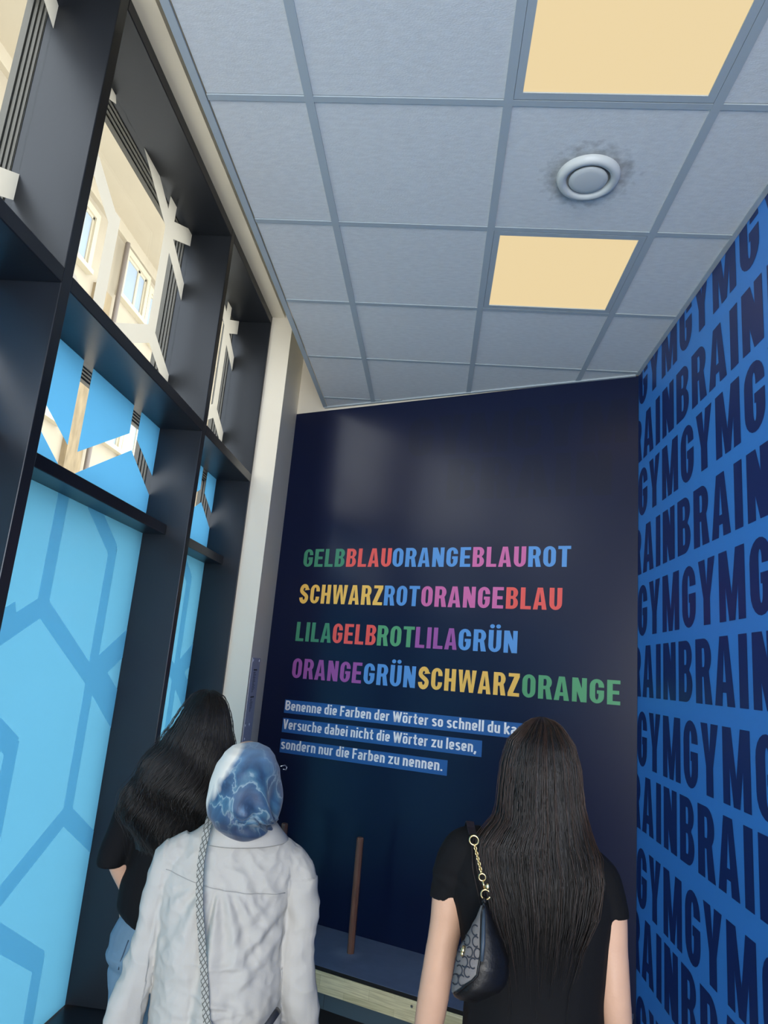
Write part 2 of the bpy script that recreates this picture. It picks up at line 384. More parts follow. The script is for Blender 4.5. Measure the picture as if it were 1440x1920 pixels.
def cap_glyph(ch, t, b):
    w = .53+.35*(t-.2)*2; y = .30; iy = y-b
    if ch == 'I': return [[(0, 0), (t, 0), (t, 1), (0, 1)]], t
    if ch == 'L': w *= .86; return [[(0, 0), (w, 0), (w, b), (t, b), (t, 1), (0, 1)]], w
    if ch == 'T': c = w/2; return [[(c-t/2, 0), (c+t/2, 0), (c+t/2, 1-b), (w, 1-b), (w, 1), (0, 1), (0, 1-b), (c-t/2, 1-b)]], w
    if ch == 'E': w *= .9; return [[(0, 0), (w, 0), (w, b), (t, b), (t, .5-b/2), (w*.92, .5-b/2), (w*.92, .5+b/2), (t, .5+b/2), (t, 1-b), (w, 1-b), (w, 1), (0, 1)]], w
    if ch == 'H': return [[(0, 0), (t, 0), (t, .5-b/2), (w-t, .5-b/2), (w-t, 0), (w, 0), (w, 1), (w-t, 1), (w-t, .5+b/2), (t, .5+b/2), (t, 1), (0, 1)]], w
    if ch == 'N':
        w *= 1.04; a = t*1.08; s = t*.9; y1 = 1-(w-s-a)/(w-a); y2 = 1-s/(w-a)
        return [[(0, 0), (s, 0), (s, y2), (w-a, 0), (w, 0), (w, 1), (w-s, 1), (w-s, y1), (a, 1), (0, 1)]], w
    if ch == 'M':
        w *= 1.42; s = t*.88; a = t*1.12; m = .36; sl = (1-m)/(w/2-a); d = .09; q = (w/2-d-s)*sl
        return [[(0, 0), (s, 0), (s, q), (w/2-d, 0), (w/2+d, 0), (w-s, q), (w-s, 0), (w, 0), (w, 1), (w-a, 1), (w/2, m), (a, 1), (0, 1)]], w
    if ch == 'W':
        w *= 1.58; a = t*.98
        return [[(0, 1), (.26*w-a*.5, 0), (.26*w+a*.45, 0), (.5*w, .66), (.74*w-a*.45, 0), (.74*w+a*.5, 0), (w, 1), (w-a, 1), (.74*w, .33), (.5*w+a*.42, 1), (.5*w-a*.42, 1), (.26*w, .33), (a, 1)]], w
    if ch == 'A':
        w *= 1.10; c = w/2; a = t*.98; f = lambda yy: a+(c-a)*yy/.86
        return [[(0, 0), (a, 0), (f(.19), .19), (w-f(.19), .19), (w-a, 0), (w, 0), (c+t*.56, 1), (c-t*.56, 1)], [(f(.34), .34), (c, .80), (w-f(.34), .34)]], w
    if ch == 'Y':
        w *= 1.08; c = w/2; a = t*1.02
        return [[(c-t/2, 0), (c+t/2, 0), (c+t/2, .40), (w, 1), (w-a, 1), (c, .60), (a, 1), (0, 1), (c-t/2, .40)]], w
    if ch == 'Z':
        w *= .95; return [[(0, 0), (w, 0), (w, b), (t*1.15, b), (w, 1-b), (w, 1), (.02, 1), (.02, 1-b), (w-t*1.15, 1-b), (0, b)]], w
    if ch == 'O':
        return [arc(w/2, 1-y, w/2, y, 0, 180)+arc(w/2, y, w/2, y, 180, 360), arc(w/2, 1-y, w/2-t, iy, 0, 180)+arc(w/2, y, w/2-t, iy, 180, 360)], w
    if ch == 'C':
        return [[(w, .64)]+arc(w/2, 1-y, w/2, y, 0, 180)+arc(w/2, y, w/2, y, 180, 360)+[(w, .36), (w-t, .36)]+arc(w/2, y, w/2-t, iy, 360, 180)+arc(w/2, 1-y, w/2-t, iy, 180, 0)+[(w-t, .64)]], w
    if ch == 'G':
        return [[(w, .66)]+arc(w/2, 1-y, w/2, y, 0, 180)+arc(w/2, y, w/2, y, 180, 360)+[(w, .54), (w*.50, .54), (w*.50, .40), (w-t, .40)]+arc(w/2, y, w/2-t, iy, 360, 180)+arc(w/2, 1-y, w/2-t, iy, 180, 0)+[(w-t, .66)]], w
    if ch == 'U':
        return [[(0, 1)]+arc(w/2, y, w/2, y, 180, 360)+[(w, 1), (w-t, 1)]+arc(w/2, y, w/2-t, iy, 360, 180)+[(t, 1)]], w
    if ch == 'Ü':
        l, w = cap_glyph('U', t, b); r = .10
        return l+[arc(w*.26, 1.17, r, r*.95, 0, 330, 11), arc(w*.74, 1.17, r, r*.95, 0, 330, 11)], w
    if ch == 'B':
        r = w*.46
        return [[(0, 0), (0, 1), (w-r, 1)]+arc(w-r, .745, r*.95, .255, 90, -52)+arc(w-r, .275, r, .275, 58, -90),
                [(t, .60), (w-r, .60)]+arc(w-r, .725, max(.03, r*.95-t), .125-.0, -90, 90)+[(t, .85)],
                [(t, b), (w-r, b)]+arc(w-r, b+(.46-b)/2, max(.03, r-t), (.46-b)/2, -90, 90)+[(t, .46)]], w
    if ch == 'R':
        r = w*.46
        return [[(0, 0), (0, 1), (w-r, 1)]+arc(w-r, .71, r, .29, 90, -48)+[(w*1.04, 0), (w*1.04-t*1.06, 0), (w*.52, .41), (t, .41), (t, 0)],
                [(t, .56), (w-r, .56)]+arc(w-r, .705, max(.03, r-t), .145, -90, 90)+[(t, .85)]], w
    if ch == 'S':
        h = t/2; ym = y-b/2
        p = [(w-h, .70)]+arc(w/2, 1-y, w/2-h, ym, 0, 180)+bez((h, .69), (h, .54), (w-h, .46), (w-h, .31))[1:]+arc(w/2, y, w/2-h, ym, 360, 180)[1:]+[(h, .30)]
        return [ribbon(p, t*.97)], w
    raise KeyError(ch)
def word_layout(word, t, b, gap):
    x = 0; out = []
    for ch in word:
        lp, w = cap_glyph(ch, t, b)
        k = 0
        if ch in 'AYT' and out: k = -.02
        out.append(([[(p[0]+x+k, p[1]) for p in l] for l in lp])); x += w+gap+k
    return out, x-gap
def flat(mb, loops, fn):
    # outlines that share a glyph but do not nest (the umlaut dots) are filled one by one
    groups = [[loops[0]]]
    for l in loops[1:]:
        if min(p[1] for p in l) > 1.0: groups.append([l])
        else: groups[0].append(l)
    for g in groups:
        tri = tessellate_polygon([[Vector((p[0], p[1], 0)) for p in l] for l in g]); pts = [p for l in g for p in l]
        mb.add([fn(*p) for p in pts], tri)
LC = {}
def lc_glyph(ch, t):
    w = .40; X = .72; h = t/2; r = .19; iw = w-t
    ax = lambda a0, a1, cy, rx=iw/2, n=8: arc(h+iw/2, cy, rx, r-h, a0, a1, n)
    top, bot = X-r, r
    stem = lambda x, y0, y1: [(x, y0), (x, y1)]
    if ch == 'n': return [stem(h, 0, X), ax(180, 0, top)+[(w-h, 0)]], w
    if ch == 'u': return [stem(w-h, 0, X), [(h, X)]+ax(180, 360, bot)], w
    if ch == 'r': return [stem(h, 0, X), ax(180, 60, top)], w*.72
    if ch == 'h': return [stem(h, 0, 1.02), ax(180, 0, top)+[(w-h, 0)]], w
    if ch == 'i': return [stem(h, 0, X), stem(h, .85, 1.0)], t
    if ch == 'l': return [stem(h, 0, 1.02)], t
    if ch == 'k': return [stem(h, 0, 1.02), [(h, .30), (w-h*.6, X)], [(h*1.8, .40), (w-h*.4, 0)]], w
    if ch == 't': return [[(h+.08, .95), (h+.08, .14), (h+.14, h), (.32, h)], [(0, X-h), (.32, X-h)]], .33
    if ch == 'o' or ch == 'ö':
        s = [ax(0, 180, top)+ax(180, 360, bot)+[(w-h, top)]]
        if ch == 'ö': s += [stem(h+.03, .83, .98), stem(w-h-.03, .83, .98)]
        return s, w
    if ch == 'e': return [[(h, .37), (w-h, .37)]+ax(0, 180, top)+ax(180, 340, bot)], w
    if ch == 'c': return [ax(20, 180, top)+ax(180, 340, bot)], w*.95
    if ch == 'd': return [stem(w-h, 0, 1.02), ax(0, 180, top)+ax(180, 360, bot)], w
    if ch == 'b': return [stem(h, 0, 1.02), ax(180, 0, top)+ax(360, 180, bot)], w
    if ch == 'a': return [ax(160, 0, top)+[(w-h, 0)], [(w-h, .42), (.22, .42), (h+.02, .34), (h, .22), (h+.02, .10), (.18, h*.9), (.26, .10), (w-h, .2)]], w
    if ch == 's': return [ax(25, 180, top+.01)+[(h+.03, .44), (w-h-.03, .30)]+ax(0, -165, bot-.01)], w*.95
    if ch == 'z': return [[(0, X-h), (w-h*1.2, X-h), (h*1.2, h), (w, h)]], w
    if ch == ',': return [[(h*1.2, .12), (h*1.2, 0), (h*.3, -.16)]], t*1.2
    if ch == '.': return [stem(h, 0, .15)], t
    if ch == 'v' or ch == 'V':
        y = X if ch == 'v' else 1.0; return [[(h*.8, y), (.22, .0)], [(.22, .0), (.44-h*.8, y)]], .44
    if ch == 'W': return [[(h*.8, 1), (.20, 0)], [(.20, 0), (.36, .97)], [(.36, .97), (.52, 0)], [(.52, 0), (.72-h*.8, 1)]], .72
    if ch == 'F': return [[(h, 0), (h, 1-h), (.38, 1-h)], [(h, .5), (.34, .5)]], .38
    if ch == 'B': return [[(h, h), (h, 1-h), (.22, 1-h)]+arc(.22, .74, .17, .19, 80, -90)+[(h, .53)], [(.22, .53)]+arc(.22, .30, .19, .23, 90, -90)+[(h, h)]], .47
    raise KeyError(ch)
def line_layout(text, t=.15, gap=.085, sp=.20):
    x = 0; out = []
    for ch in text:
        if ch == ' ': x += sp; continue
        st, w = lc_glyph(ch, t)
        for s in st: out.append([(p[0]+x, p[1]) for p in ribbon(s, t)])
        x += w+gap
    return out, x-gap
def print_mat(name, c): return mat(name, c, .42, .4)
PC = {'green': (72, 146, 112), 'red': (240, 96, 90), 'blue': (94, 156, 222), 'pink': (214, 112, 172), 'yellow': (250, 200, 98), 'violet': (164, 90, 166), 'lightgreen': (90, 164, 116)}
PM = {k: print_mat(k+'_print', c) for k, c in PC.items()}
M_strip = print_mat('caption_blue_print', (44, 100, 166)); M_white_print = print_mat('white_print', (252, 253, 255))
ROWS = [(.613, .727, [('GELB', 2.017, 1.716, 'green'), ('BLAU', 1.703, 1.395, 'red'), ('ORANGE', 1.386, .895, 'blue'), ('BLAU', .882, .576, 'pink'), ('ROT', .563, .333, 'blue')]),
        (.382, .500, [('SCHWARZ', 2.018, 1.432, 'yellow'), ('ROT', 1.421, 1.193, 'blue'), ('ORANGE', 1.181, .692, 'pink'), ('BLAU', .677, .373, 'red')]),
        (.146, .264, [('LILA', 2.012, 1.757, 'green'), ('GELB', 1.747, 1.453, 'red'), ('ROT', 1.444, 1.207, 'lightgreen'), ('LILA', 1.199, .946, 'violet'), ('GRÜN', .937, .604, 'blue')]),
        (-.078, .041, [('ORANGE', 2.010, 1.526, 'violet'), ('GRÜN', 1.511, 1.181, 'blue'), ('SCHWARZ', 1.164, .583, 'yellow'), ('ORANGE', .568, .075, 'lightgreen')])]
ORD = ['top', 'second', 'third', 'bottom']
for ri, (z0, z1, words) in enumerate(ROWS):
    for word, s0, s1, c in words:
        lo, W0 = word_layout(word,   .205, .15, .11); k = (s0-s1)/W0; mb = MB()
        for lp in lo:
            flat(mb, lp, lambda a, b: bw(s0-a*k, z0+b*(z1-z0)+tilt(s0-a*k), .0012))
        o = mesh('printed_word', mb, PM[c], wall_back); o['label'] = '%s word %s in the %s row on the navy wall' % (c, word, ORD[ri])
for i, (text, zt, zb, se, zl, tx1) in enumerate([('Benenne die Farben der Wörter so schnell du kannst.', -.210, -.289, .36, -.272, .43), ('Versuche dabei nicht die Wörter zu lesen,', -.319, -.402, .771, -.382, .80), ('sondern nur die Farben zu nennen.', -.440, -.519, .958, -.498, .985)]):
    mb = MB(); mb.add([bw(2.037, zt+tilt(2.037), .0008), bw(2.037, zb+tilt(2.037), .0008), bw(se, zb+tilt(se), .0008), bw(se, zt+tilt(se), .0008)], [(0, 1, 2, 3)])
    mesh('caption_strip', mb, M_strip, wall_back)['label'] = ['first', 'second', 'third'][i]+' blue strip behind the white caption'
    lo, W0 = line_layout(text); k = (2.030-tx1)/W0; mb = MB(); hh = .057
    for l in lo:
        tri = tessellate_polygon([[Vector((p[0], p[1], 0)) for p in l]]); mb.add([bw(2.030-p[0]*k, zl+p[1]*hh+tilt(2.03-p[0]*k), .0016) for p in l], tri)
    mesh('caption_text', mb, M_white_print, wall_back)['label'] = 'white caption line reading '+text
# faint ghost rows on the navy print
for word, z0, h, off in [('GYM', 1.29, .25, .02), ('BRAIN', 1.0, .25, .1)]:
    lo, W0 = word_layout(word, .26, .165, .10); per = .66 if word == 'GYM' else .98; s = .03+off
    while s+per < 1.75:
        mb = MB()
        for lp in lo: flat(mb, lp, lambda a, b: bw(s+per*.96*(1-a/W0), z0+b*h+tilt(s), .0005))
        mesh('ghost_word', mb, M_navy_ghost, wall_back)['label'] = 'faint dark word %s on the navy wall' % word
        s += per
# right wall rows
def rw(y, z): return (XR-.0012, y, Z(z))
for k in range(6):
    for word, z0, h, per, start in (('GYM', 1.474-.6065*k, .250, .626, 1.829), ('BRAIN', 1.166-.597*k, .240, .868, 2.119)):
        lo, W0 = word_layout(word, .235, .155, .13); y = start; fit = (per-.036)/W0
        for rep in range(5):
            mb = MB()
            for lp in lo:
                lim = 1.832; top = CE-.004-z0
                L2 = []
                for l in lp:
                    c = clip([(y-p[0]*fit, z0+p[1]*h) for p in l], -3, lim, -1.79, CE-.004)
                    if len(c) > 2: L2.append(c)
                if not L2: continue
                tri = tessellate_polygon([[Vector((p[0], p[1], 0)) for p in l] for l in L2]); mb.add([rw(*p) for l in L2 for p in l], tri)
            if mb.v: mesh('printed_word', mb, M_letter, wall_right)['label'] = 'dark blue word %s printed on the blue wall' % word
            y -= per

# ------------------------------------------------------------------ bench along the navy wall
M_bench = mat('blue_grey_laminate', (106, 118, 144), .5, .4, 0, None, (14, .10))
M_black = mat('black_edge', (10, 11, 14), .6)
M_grey_panel = mat('grey_skirt', (70, 88, 98), .6)
M_wood = bpy.data.materials.new('pale_butcher_block'); M_wood.use_nodes = True
nt = M_wood.node_tree; b = nt.nodes['Principled BSDF']; b.inputs['Roughness'].default_value = .45
tc = nt.nodes.new('ShaderNodeTexCoord'); mp = nt.nodes.new('ShaderNodeMapping'); mp.inputs['Rotation'].default_value = (0, 0, radians(22.1)); nt.links.new(tc.outputs['Object'], mp.inputs[0])
sx = nt.nodes.new('ShaderNodeSeparateXYZ'); nt.links.new(mp.outputs[0], sx.inputs[0]); cx = nt.nodes.new('ShaderNodeCombineXYZ')
nt.links.new(sx.outputs[0], cx.inputs[0]); nt.links.new(sx.outputs[2], cx.inputs[1])
br = nt.nodes.new('ShaderNodeTexBrick'); br.inputs['Scale'].default_value = 1; br.inputs['Brick Width'].default_value = .26; br.inputs['Row Height'].default_value = .045; br.inputs['Mortar Size'].default_value = .0004
br.inputs['Color1'].default_value = lin((238, 228, 188)); br.inputs['Color2'].default_value = lin((212, 202, 158)); br.inputs['Mortar'].default_value = lin((176, 162, 118)); nt.links.new(cx.outputs[0], br.inputs['Vector'])
m2 = nt.nodes.new('ShaderNodeMapping'); m2.inputs['Scale'].default_value = (3, 60, 1); nt.links.new(cx.outputs[0], m2.inputs[0]); nz = nt.nodes.new('ShaderNodeTexNoise'); nz.inputs['Scale'].default_value = 2.5; nz.inputs['Detail'].default_value = 6; nt.links.new(m2.outputs[0], nz.inputs['Vector'])
mx = nt.nodes.new('ShaderNodeMix'); mx.data_type = 'RGBA'; mx.blend_type = 'MULTIPLY'; mx.inputs['Factor'].default_value = .5
rp = nt.nodes.new('ShaderNodeValToRGB'); rp.color_ramp.elements[0].position = .35; rp.color_ramp.elements[0].color = (.5, .46, .36, 1); rp.color_ramp.elements[1].position = .6; nt.links.new(nz.outputs['Fac'], rp.inputs[0])
nt.links.new(br.outputs['Color'], mx.inputs['A']); nt.links.new(rp.outputs[0], mx.inputs['B']); nt.links.new(mx.outputs['Result'], b.inputs['Base Color'])
c0 = bw(1.1, 0, .23)
bench = thing('bench', 'low built-in bench with blue grey top and pale wooden front edge along the navy wall', 'bench', (c0[0], c0[1], 0))
BL = 2.60
def sb(s0, s1, z0, z1, n0, n1):
    pl = [bw(s, 0, n)[:2] for s, n in ((s0, n0), (s1, n0), (s1, n1), (s0, n1))]
    pl = clip(pl, -.543, 5, -5, 5); mb = MB(); mb.prism(pl, lambda x, y, d: (x, y, Z(d)), z0, z1); return mb
o = mesh('bench_top', sb(.004, BL, -1.425, -1.407, .002, .455), M_bench, bench)
mesh('black_edging', sb(.004, BL, -1.4245, -1.4085, .4555, .458), M_black, bench)
mesh('wooden_edge', sb(.004, BL, -1.515, -1.426, .425, .459), M_wood, bench)
mesh('skirt_panel', sb(.004, 1.339, -1.588, -1.515, .415, .44), M_grey_panel, bench)
mesh('skirt_panel', sb(1.341, BL, -1.588, -1.515, .415, .44), M_grey_panel, bench)
mesh('plinth', sb(.004, BL, -1.80, -1.588, .30, .40), M_black, bench)
M_steel = mat('steel', (200, 200, 200), .3, .5, 1)
mb = MB(); p = Vector(bw(.885, -1.449, .459)); q = Vector(bw(.885, -1.449, .463)); mb.tube([p, q], .006, 12); mesh('screw', mb, M_steel, bench)
M_rod = mat('dark_brown_wood', (116, 82, 68), .38, .5, 0, (30, .1, (1, 1, .1)), (24, .25, (3, 3, .4)))
def rod(x, y, label):
    t = thing('wooden_rod', label, 'rod', (x, y, Z(-1.407)), 'wooden rods on the bench')
    mb = MB(); r = .0185
    prof = [(r, -1.407), (r, -.874), (r*.93, -.868), (r*.75, -.8655)]
    mb.ring([[(x+q*cos(2*pi*j/8+.2), y+q*sin(2*pi*j/8+.2), Z(z)) for j in range(8)] for q, z in prof])
    mesh('shaft', mb, M_rod, t)
rod(.183, 2.123, 'dark brown wooden rod standing upright on the bench between the two women')
rod(-.245, 2.260, 'dark brown wooden rod on the bench, only its tip showing beside the headscarf')
# worn pale ring on the bench round the rod
nt = M_bench.node_tree; b = nt.nodes['Principled BSDF']; src = b.inputs['Base Color'].links[0].from_socket
tc = [n for n in nt.nodes if n.type == 'TEX_COORD'][0]
vd = nt.nodes.new('ShaderNodeVectorMath'); vd.operation = 'DISTANCE'; vd.inputs[1].default_value = (.183-c0[0]-.02, 2.123-c0[1]-.015, Z(-1.407)); nt.links.new(tc.outputs['Object'], vd.inputs[0])
ns = nt.nodes.new('ShaderNodeTexNoise'); ns.inputs['Scale'].default_value = 18; nt.links.new(tc.outputs['Object'], ns.inputs['Vector'])
ma = nt.nodes.new('ShaderNodeMath'); ma.operation = 'MULTIPLY_ADD'; ma.inputs[1].default_value = .05; nt.links.new(ns.outputs['Fac'], ma.inputs[0]); nt.links.new(vd.outputs['Value'], ma.inputs[2])
mr = nt.nodes.new('ShaderNodeMapRange'); mr.inputs[1].default_value = .055; mr.inputs[2].default_value = .115; mr.inputs[3].default_value = .42; mr.inputs[4].default_value = 0; nt.links.new(ma.outputs[0], mr.inputs[0])
mx = nt.nodes.new('ShaderNodeMix'); mx.data_type = 'RGBA'; mx.inputs['B'].default_value = lin((150, 165, 190)); nt.links.new(mr.outputs[0], mx.inputs['Factor']); nt.links.new(src, mx.inputs['A']); nt.links.new(mx.outputs['Result'], b.inputs['Base Color'])

# clear plastic strip with small print on the pier
M_plastic = mat('milky_plastic', (205, 210, 226), .2, .6)
M_print = mat('small_black_print', (40, 42, 56), .6)
ps = thing('plastic_label', 'narrow clear plastic strip with tiny black print on the white pier', 'label', (-.545, 2.38, Z(-.50)))
mesh('strip', MB().box(-.5445, -.5425, 2.290, 2.478, Z(-.50), Z(-.005)), M_plastic, ps)
mb = MB(); rnd = random.Random(3)
for z0, z1 in ((-.07, -.205), (-.225, -.315)):
    z = z0; mb.box(-.5424, -.5418, 2.345, 2.425, Z(z-.008), Z(z)); z -= .016
    while z > z1: mb.box(-.5424, -.5418, 2.345+rnd.random()*.01, 2.415-rnd.random()*.035, Z(z-.003), Z(z)); z -= .0075
mesh('fine_print', mb, M_print, ps)
M_bub = mat('clear_bubble', (215, 222, 235), .15)
for y, z in ((2.31, -.02), (2.455, -.02), (2.31, -.385), (2.40, -.385), (2.33, -.46)): mesh('bubble', MB().ball((-.542, y, Z(z)), .003, .008, .008, 8, 6), M_bub, ps)

# ------------------------------------------------------------------ outside: street and the cream building opposite
struct(mesh('ground', MB().box(-14, -1.05, -25, 30, -.35, -.15), mat('street_paving', (225, 220, 210), .8))).name = 'floor_1'
M_stone = mat('cream_stone', (164, 153, 134), .8, .2, 0, (3, .12), (1.5, .05))
M_soffit = mat('cream_render', (176, 165, 145), .85, .1, 0, (2, .05), (.8, .03))
M_surround = mat('pale_window_stone', (186, 176, 154), .7, .2)
M_pilaster = mat('grooved_limestone', (138, 122, 96), .85, .2, 0, (9, .5, (1, 1, .3)), (7, .22, (1, 1, .3)))
M_pane = mat('reflective_window', (150, 165, 182), .08, .5)
def K(y): return -1.749+(y+1.749)*1.892
def Kz(z): return z*1.892
XB = -8.0
bd = thing('building', 'cream stone building across the street seen through the windows', 'building', (XB-.5, 10, -.15))
mesh('facade', MB().box(XB-1, XB, -3, 24, -.15, Z(10.25)), M_stone, bd)
mesh('soffit', MB().box(XB-1, -5.6, -3, 24, Z(10.25), Z(10.6)), M_soffit, bd)
mesh('cornice', MB().box(XB, XB+.12, -3, 24, Z(9.95), Z(10.25)), M_soffit, bd)
def fwin(ya, yb, za, zb, light=1):
    y0, y1, z0, z1 = K(ya), K(yb), Z(Kz(za)), Z(Kz(zb)); e = .16
    f = MB(); f.box(XB, XB+.10, y0-e, y1+e, z1, z1+e).box(XB, XB+.16, y0-e*1.2, y1+e*1.2, z0-e*.7, z0).box(XB, XB+.10, y0-e, y0, z0, z1).box(XB, XB+.10, y1, y1+e, z0, z1)
    w = mesh('window', f, M_surround, bd)
    g = MB(); ym = y0+(y1-y0)*.62
    g.box(XB, XB+.05, y0, y0+.06, z0, z1).box(XB, XB+.05, y1-.06, y1, z0, z1).box(XB, XB+.05, y0, y1, z1-.06, z1).box(XB, XB+.05, y0, y1, z0, z0+.06).box(XB, XB+.05, ym-.05, ym+.05, z0, z1)
    mesh('sash', g, M_surround, w); mesh('pane', MB().box(XB, XB+.02, y0, y1, z0, z1), M_pane, w)
for sh in (-4.6, -2.3, 0, 2.3, 4.6):
    for dz in (0, -1.95, -3.9):
        fwin(4.86+sh, 5.44+sh, 4.40+dz, 5.05+dz); fwin(6.36+sh, 6.98+sh, 4.55+dz, 5.15+dz)
    mesh('pilaster', MB().box(XB, XB+.14, K(5.72+sh), K(6.08+sh), -.15, Z(Kz(4.35))), M_pilaster, bd)
    mesh('downpipe', MB().tube([(XB+.2, K(6.16+sh), -.14), (XB+.2, K(6.16+sh), Z(Kz(5.2)))], .06, 10), mat('dark_downpipe', (110, 100, 92), .5) if sh == -4.6 else bpy.data.materials['dark_downpipe'], bd)
# ------------------------------------------------------------------ people (local frame: x to the right, y away from the viewer, z up)
def remeshed(name, mb, voxel, m, parent, smooth=6, disp=None, factor=.5):
    me = bpy.data.meshes.new(name+'_tmp'); me.from_pydata([tuple(p) for p in mb.v], [], mb.f); me.update()
    bm = bmesh.new(); bm.from_mesh(me); bmesh.ops.recalc_face_normals(bm, faces=bm.faces); bm.to_mesh(me); bm.free()
    o = bpy.data.objects.new(name+'_tmp', me); COL.objects.link(o)
    r = o.modifiers.new('r', 'REMESH'); r.mode = 'VOXEL'; r.voxel_size = voxel
    if smooth: sm = o.modifiers.new('s', 'SMOOTH'); sm.iterations = smooth; sm.factor = factor
    dg = bpy.context.evaluated_depsgraph_get(); me2 = bpy.data.meshes.new_from_object(o.evaluated_get(dg)); me2.name = name
    bpy.data.objects.remove(o); bpy.data.meshes.remove(me)
    if disp:
        ns = [v.normal.copy() for v in me2.vertices]; ps = [v.co.copy() for v in me2.vertices]
        for v, p, n in zip(me2.vertices, ps, ns): v.co = p+n*disp(p, n)
        me2.update()
    me2.materials.clear(); me2.materials.append(m); me2.polygons.foreach_set('use_smooth', [True]*len(me2.polygons))
    o = bpy.data.objects.new(name, me2); link(o, parent); return o
def interp(tab, z):
    """tab rows sorted by first column; smooth (Catmull-Rom) interpolation of the other columns"""
    if tab[0][0] > tab[-1][0]: tab = tab[::-1]
    n = len(tab)
    if z <= tab[0][0]: return tab[0][1:]
    if z >= tab[-1][0]: return tab[-1][1:]
    for i in range(n-1):
        if tab[i][0] <= z <= tab[i+1][0]: break
    t = (z-tab[i][0])/(tab[i+1][0]-tab[i][0]); t2 = t*t*(3-2*t)*.5+t*.5
    return tuple(a+(b-a)*t2 for a, b in zip(tab[i][1:], tab[i+1][1:]))
def body_rings(mb, tab, n=28, step=.02, sq=2.0):
    z0, z1 = min(r[0] for r in tab), max(r[0] for r in tab); k = max(2, int((z1-z0)/step)); rings = []
    for i in range(k+1):
        z = z0+(z1-z0)*i/k; cx, rx, ry, cy = interp(tab, z)
        rings.append([(cx+rx*math.copysign(abs(cos(a))**(2/sq), cos(a)), cy+ry*math.copysign(abs(sin(a))**(2/sq), sin(a)), z) for a in [2*pi*j/n for j in range(n)]])
    mb.ring(rings)
def limb(mb, pts, n=16, sub=6):
    """pts: (x,y,z,r); smooth tube through them"""
    P = [Vector(p) for p in pts]; out = []
    for i in range(len(P)-1):
        a = P[max(i-1, 0)]; b = P[i]; c = P[i+1]; d = P[min(i+2, len(P)-1)]
        for j in range(sub):
            t = j/sub; q = ((b*2)+(c-a)*t+(a*2-b*5+c*4-d)*t*t+(b*3-a-c*3+d)*t**3)*.5; out.append(q)
    out.append(P[-1]); mb.tube([q[:3] for q in out], [max(.004, q[3]) for q in out], n)
def hand(mb, w, d, fwd, side):
    """w wrist, d direction along the hand, fwd thumb side, side = direction of the palm"""
    w = Vector(w); d = Vector(d).normalized(); f = Vector(fwd); f = (f-d*f.dot(d)).normalized(); s = Vector(side); s = (s-d*s.dot(d)-f*s.dot(f)).normalized()
    def pt(a, b, c): return w+d*a+f*b+s*c
    rings = []
    for a, hw, th in ((-.01, .021, .017), (.02, .027, .016), (.05, .036, .015), (.08, .039, .013), (.092, .036, .010)):
        rings.append([pt(a, hw*cos(2*pi*j/14), th*sin(2*pi*j/14)) for j in range(14)])
    mb.ring(rings)
    for b, L in ((-.030, .058), (-.010, .072), (.010, .078), (.030, .068)):
        mb.tube([pt(.075, b, 0), pt(.092, b, .002), pt(.092+L*.42, b*1.06, .007), pt(.092+L*.75, b*1.06, .018), pt(.092+L*.95, b*1.05, .031)], [.0098, .0095, .009, .0082, .006], 10)
    mb.tube([pt(.015, .018, .004), pt(.045, .042, .010), pt(.070, .052, .017), pt(.092, .056, .026)], [.014, .012, .0105, .007], 10)
def head(mb, c):
    c = Vector(c); B = lambda o, *r: mb.ball(c+Vector(o), *r)
    B((0, -.008, .025), .074, .094, .092); B((0, .030, -.045), .056, .066, .072); B((0, .055, -.085), .030, .034, .026)
    mb.tube([c+Vector((0, .082, .022)), c+Vector((0, .098, -.005)), c+Vector((0, .112, -.028)), c+Vector((0, .094, -.038))], [.009, .011, .015, .012], 10)
    B((0, .090, -.060), .024, .012, .007); B((0, .089, -.069), .021, .012, .008)
    for s in (-1, 1): B((s*.074, .0, -.005), .011, .018, .030); B((s*.032, .080, .028), .026, .012, .007); B((s*.040, .062, -.030), .026, .026, .026)
def eyes(c, parent):
    for s in (-1, 1):
        mb = MB(); mb.ball((c[0]+s*.031, c[1]+.077, c[2]+.008), .013, .011, .010, 12, 8); mesh('eye', mb, M_eye, parent, True, origin=(0, 0, 0))
def shoes(parent, hips, m, zf=0):
    for s, (x, y) in zip((-1, 1), hips):
        mb = MB(); rings = []
        for yy, hw, h in ((-.085, .022, .05), (-.07, .034, .075), (-.02, .036, .085), (.04, .040, .060), (.10, .044, .045), (.14, .038, .036), (.165, .018, .026)):
            rings.append([(x+hw*cos(a), y+yy, max(.0, .5*h+.5*h*sin(a))) for a in [2*pi*j/16 for j in range(16)]])
        mb.ring(rings); mesh('shoe', mb, m, parent, True, origin=(0, 0, 0))
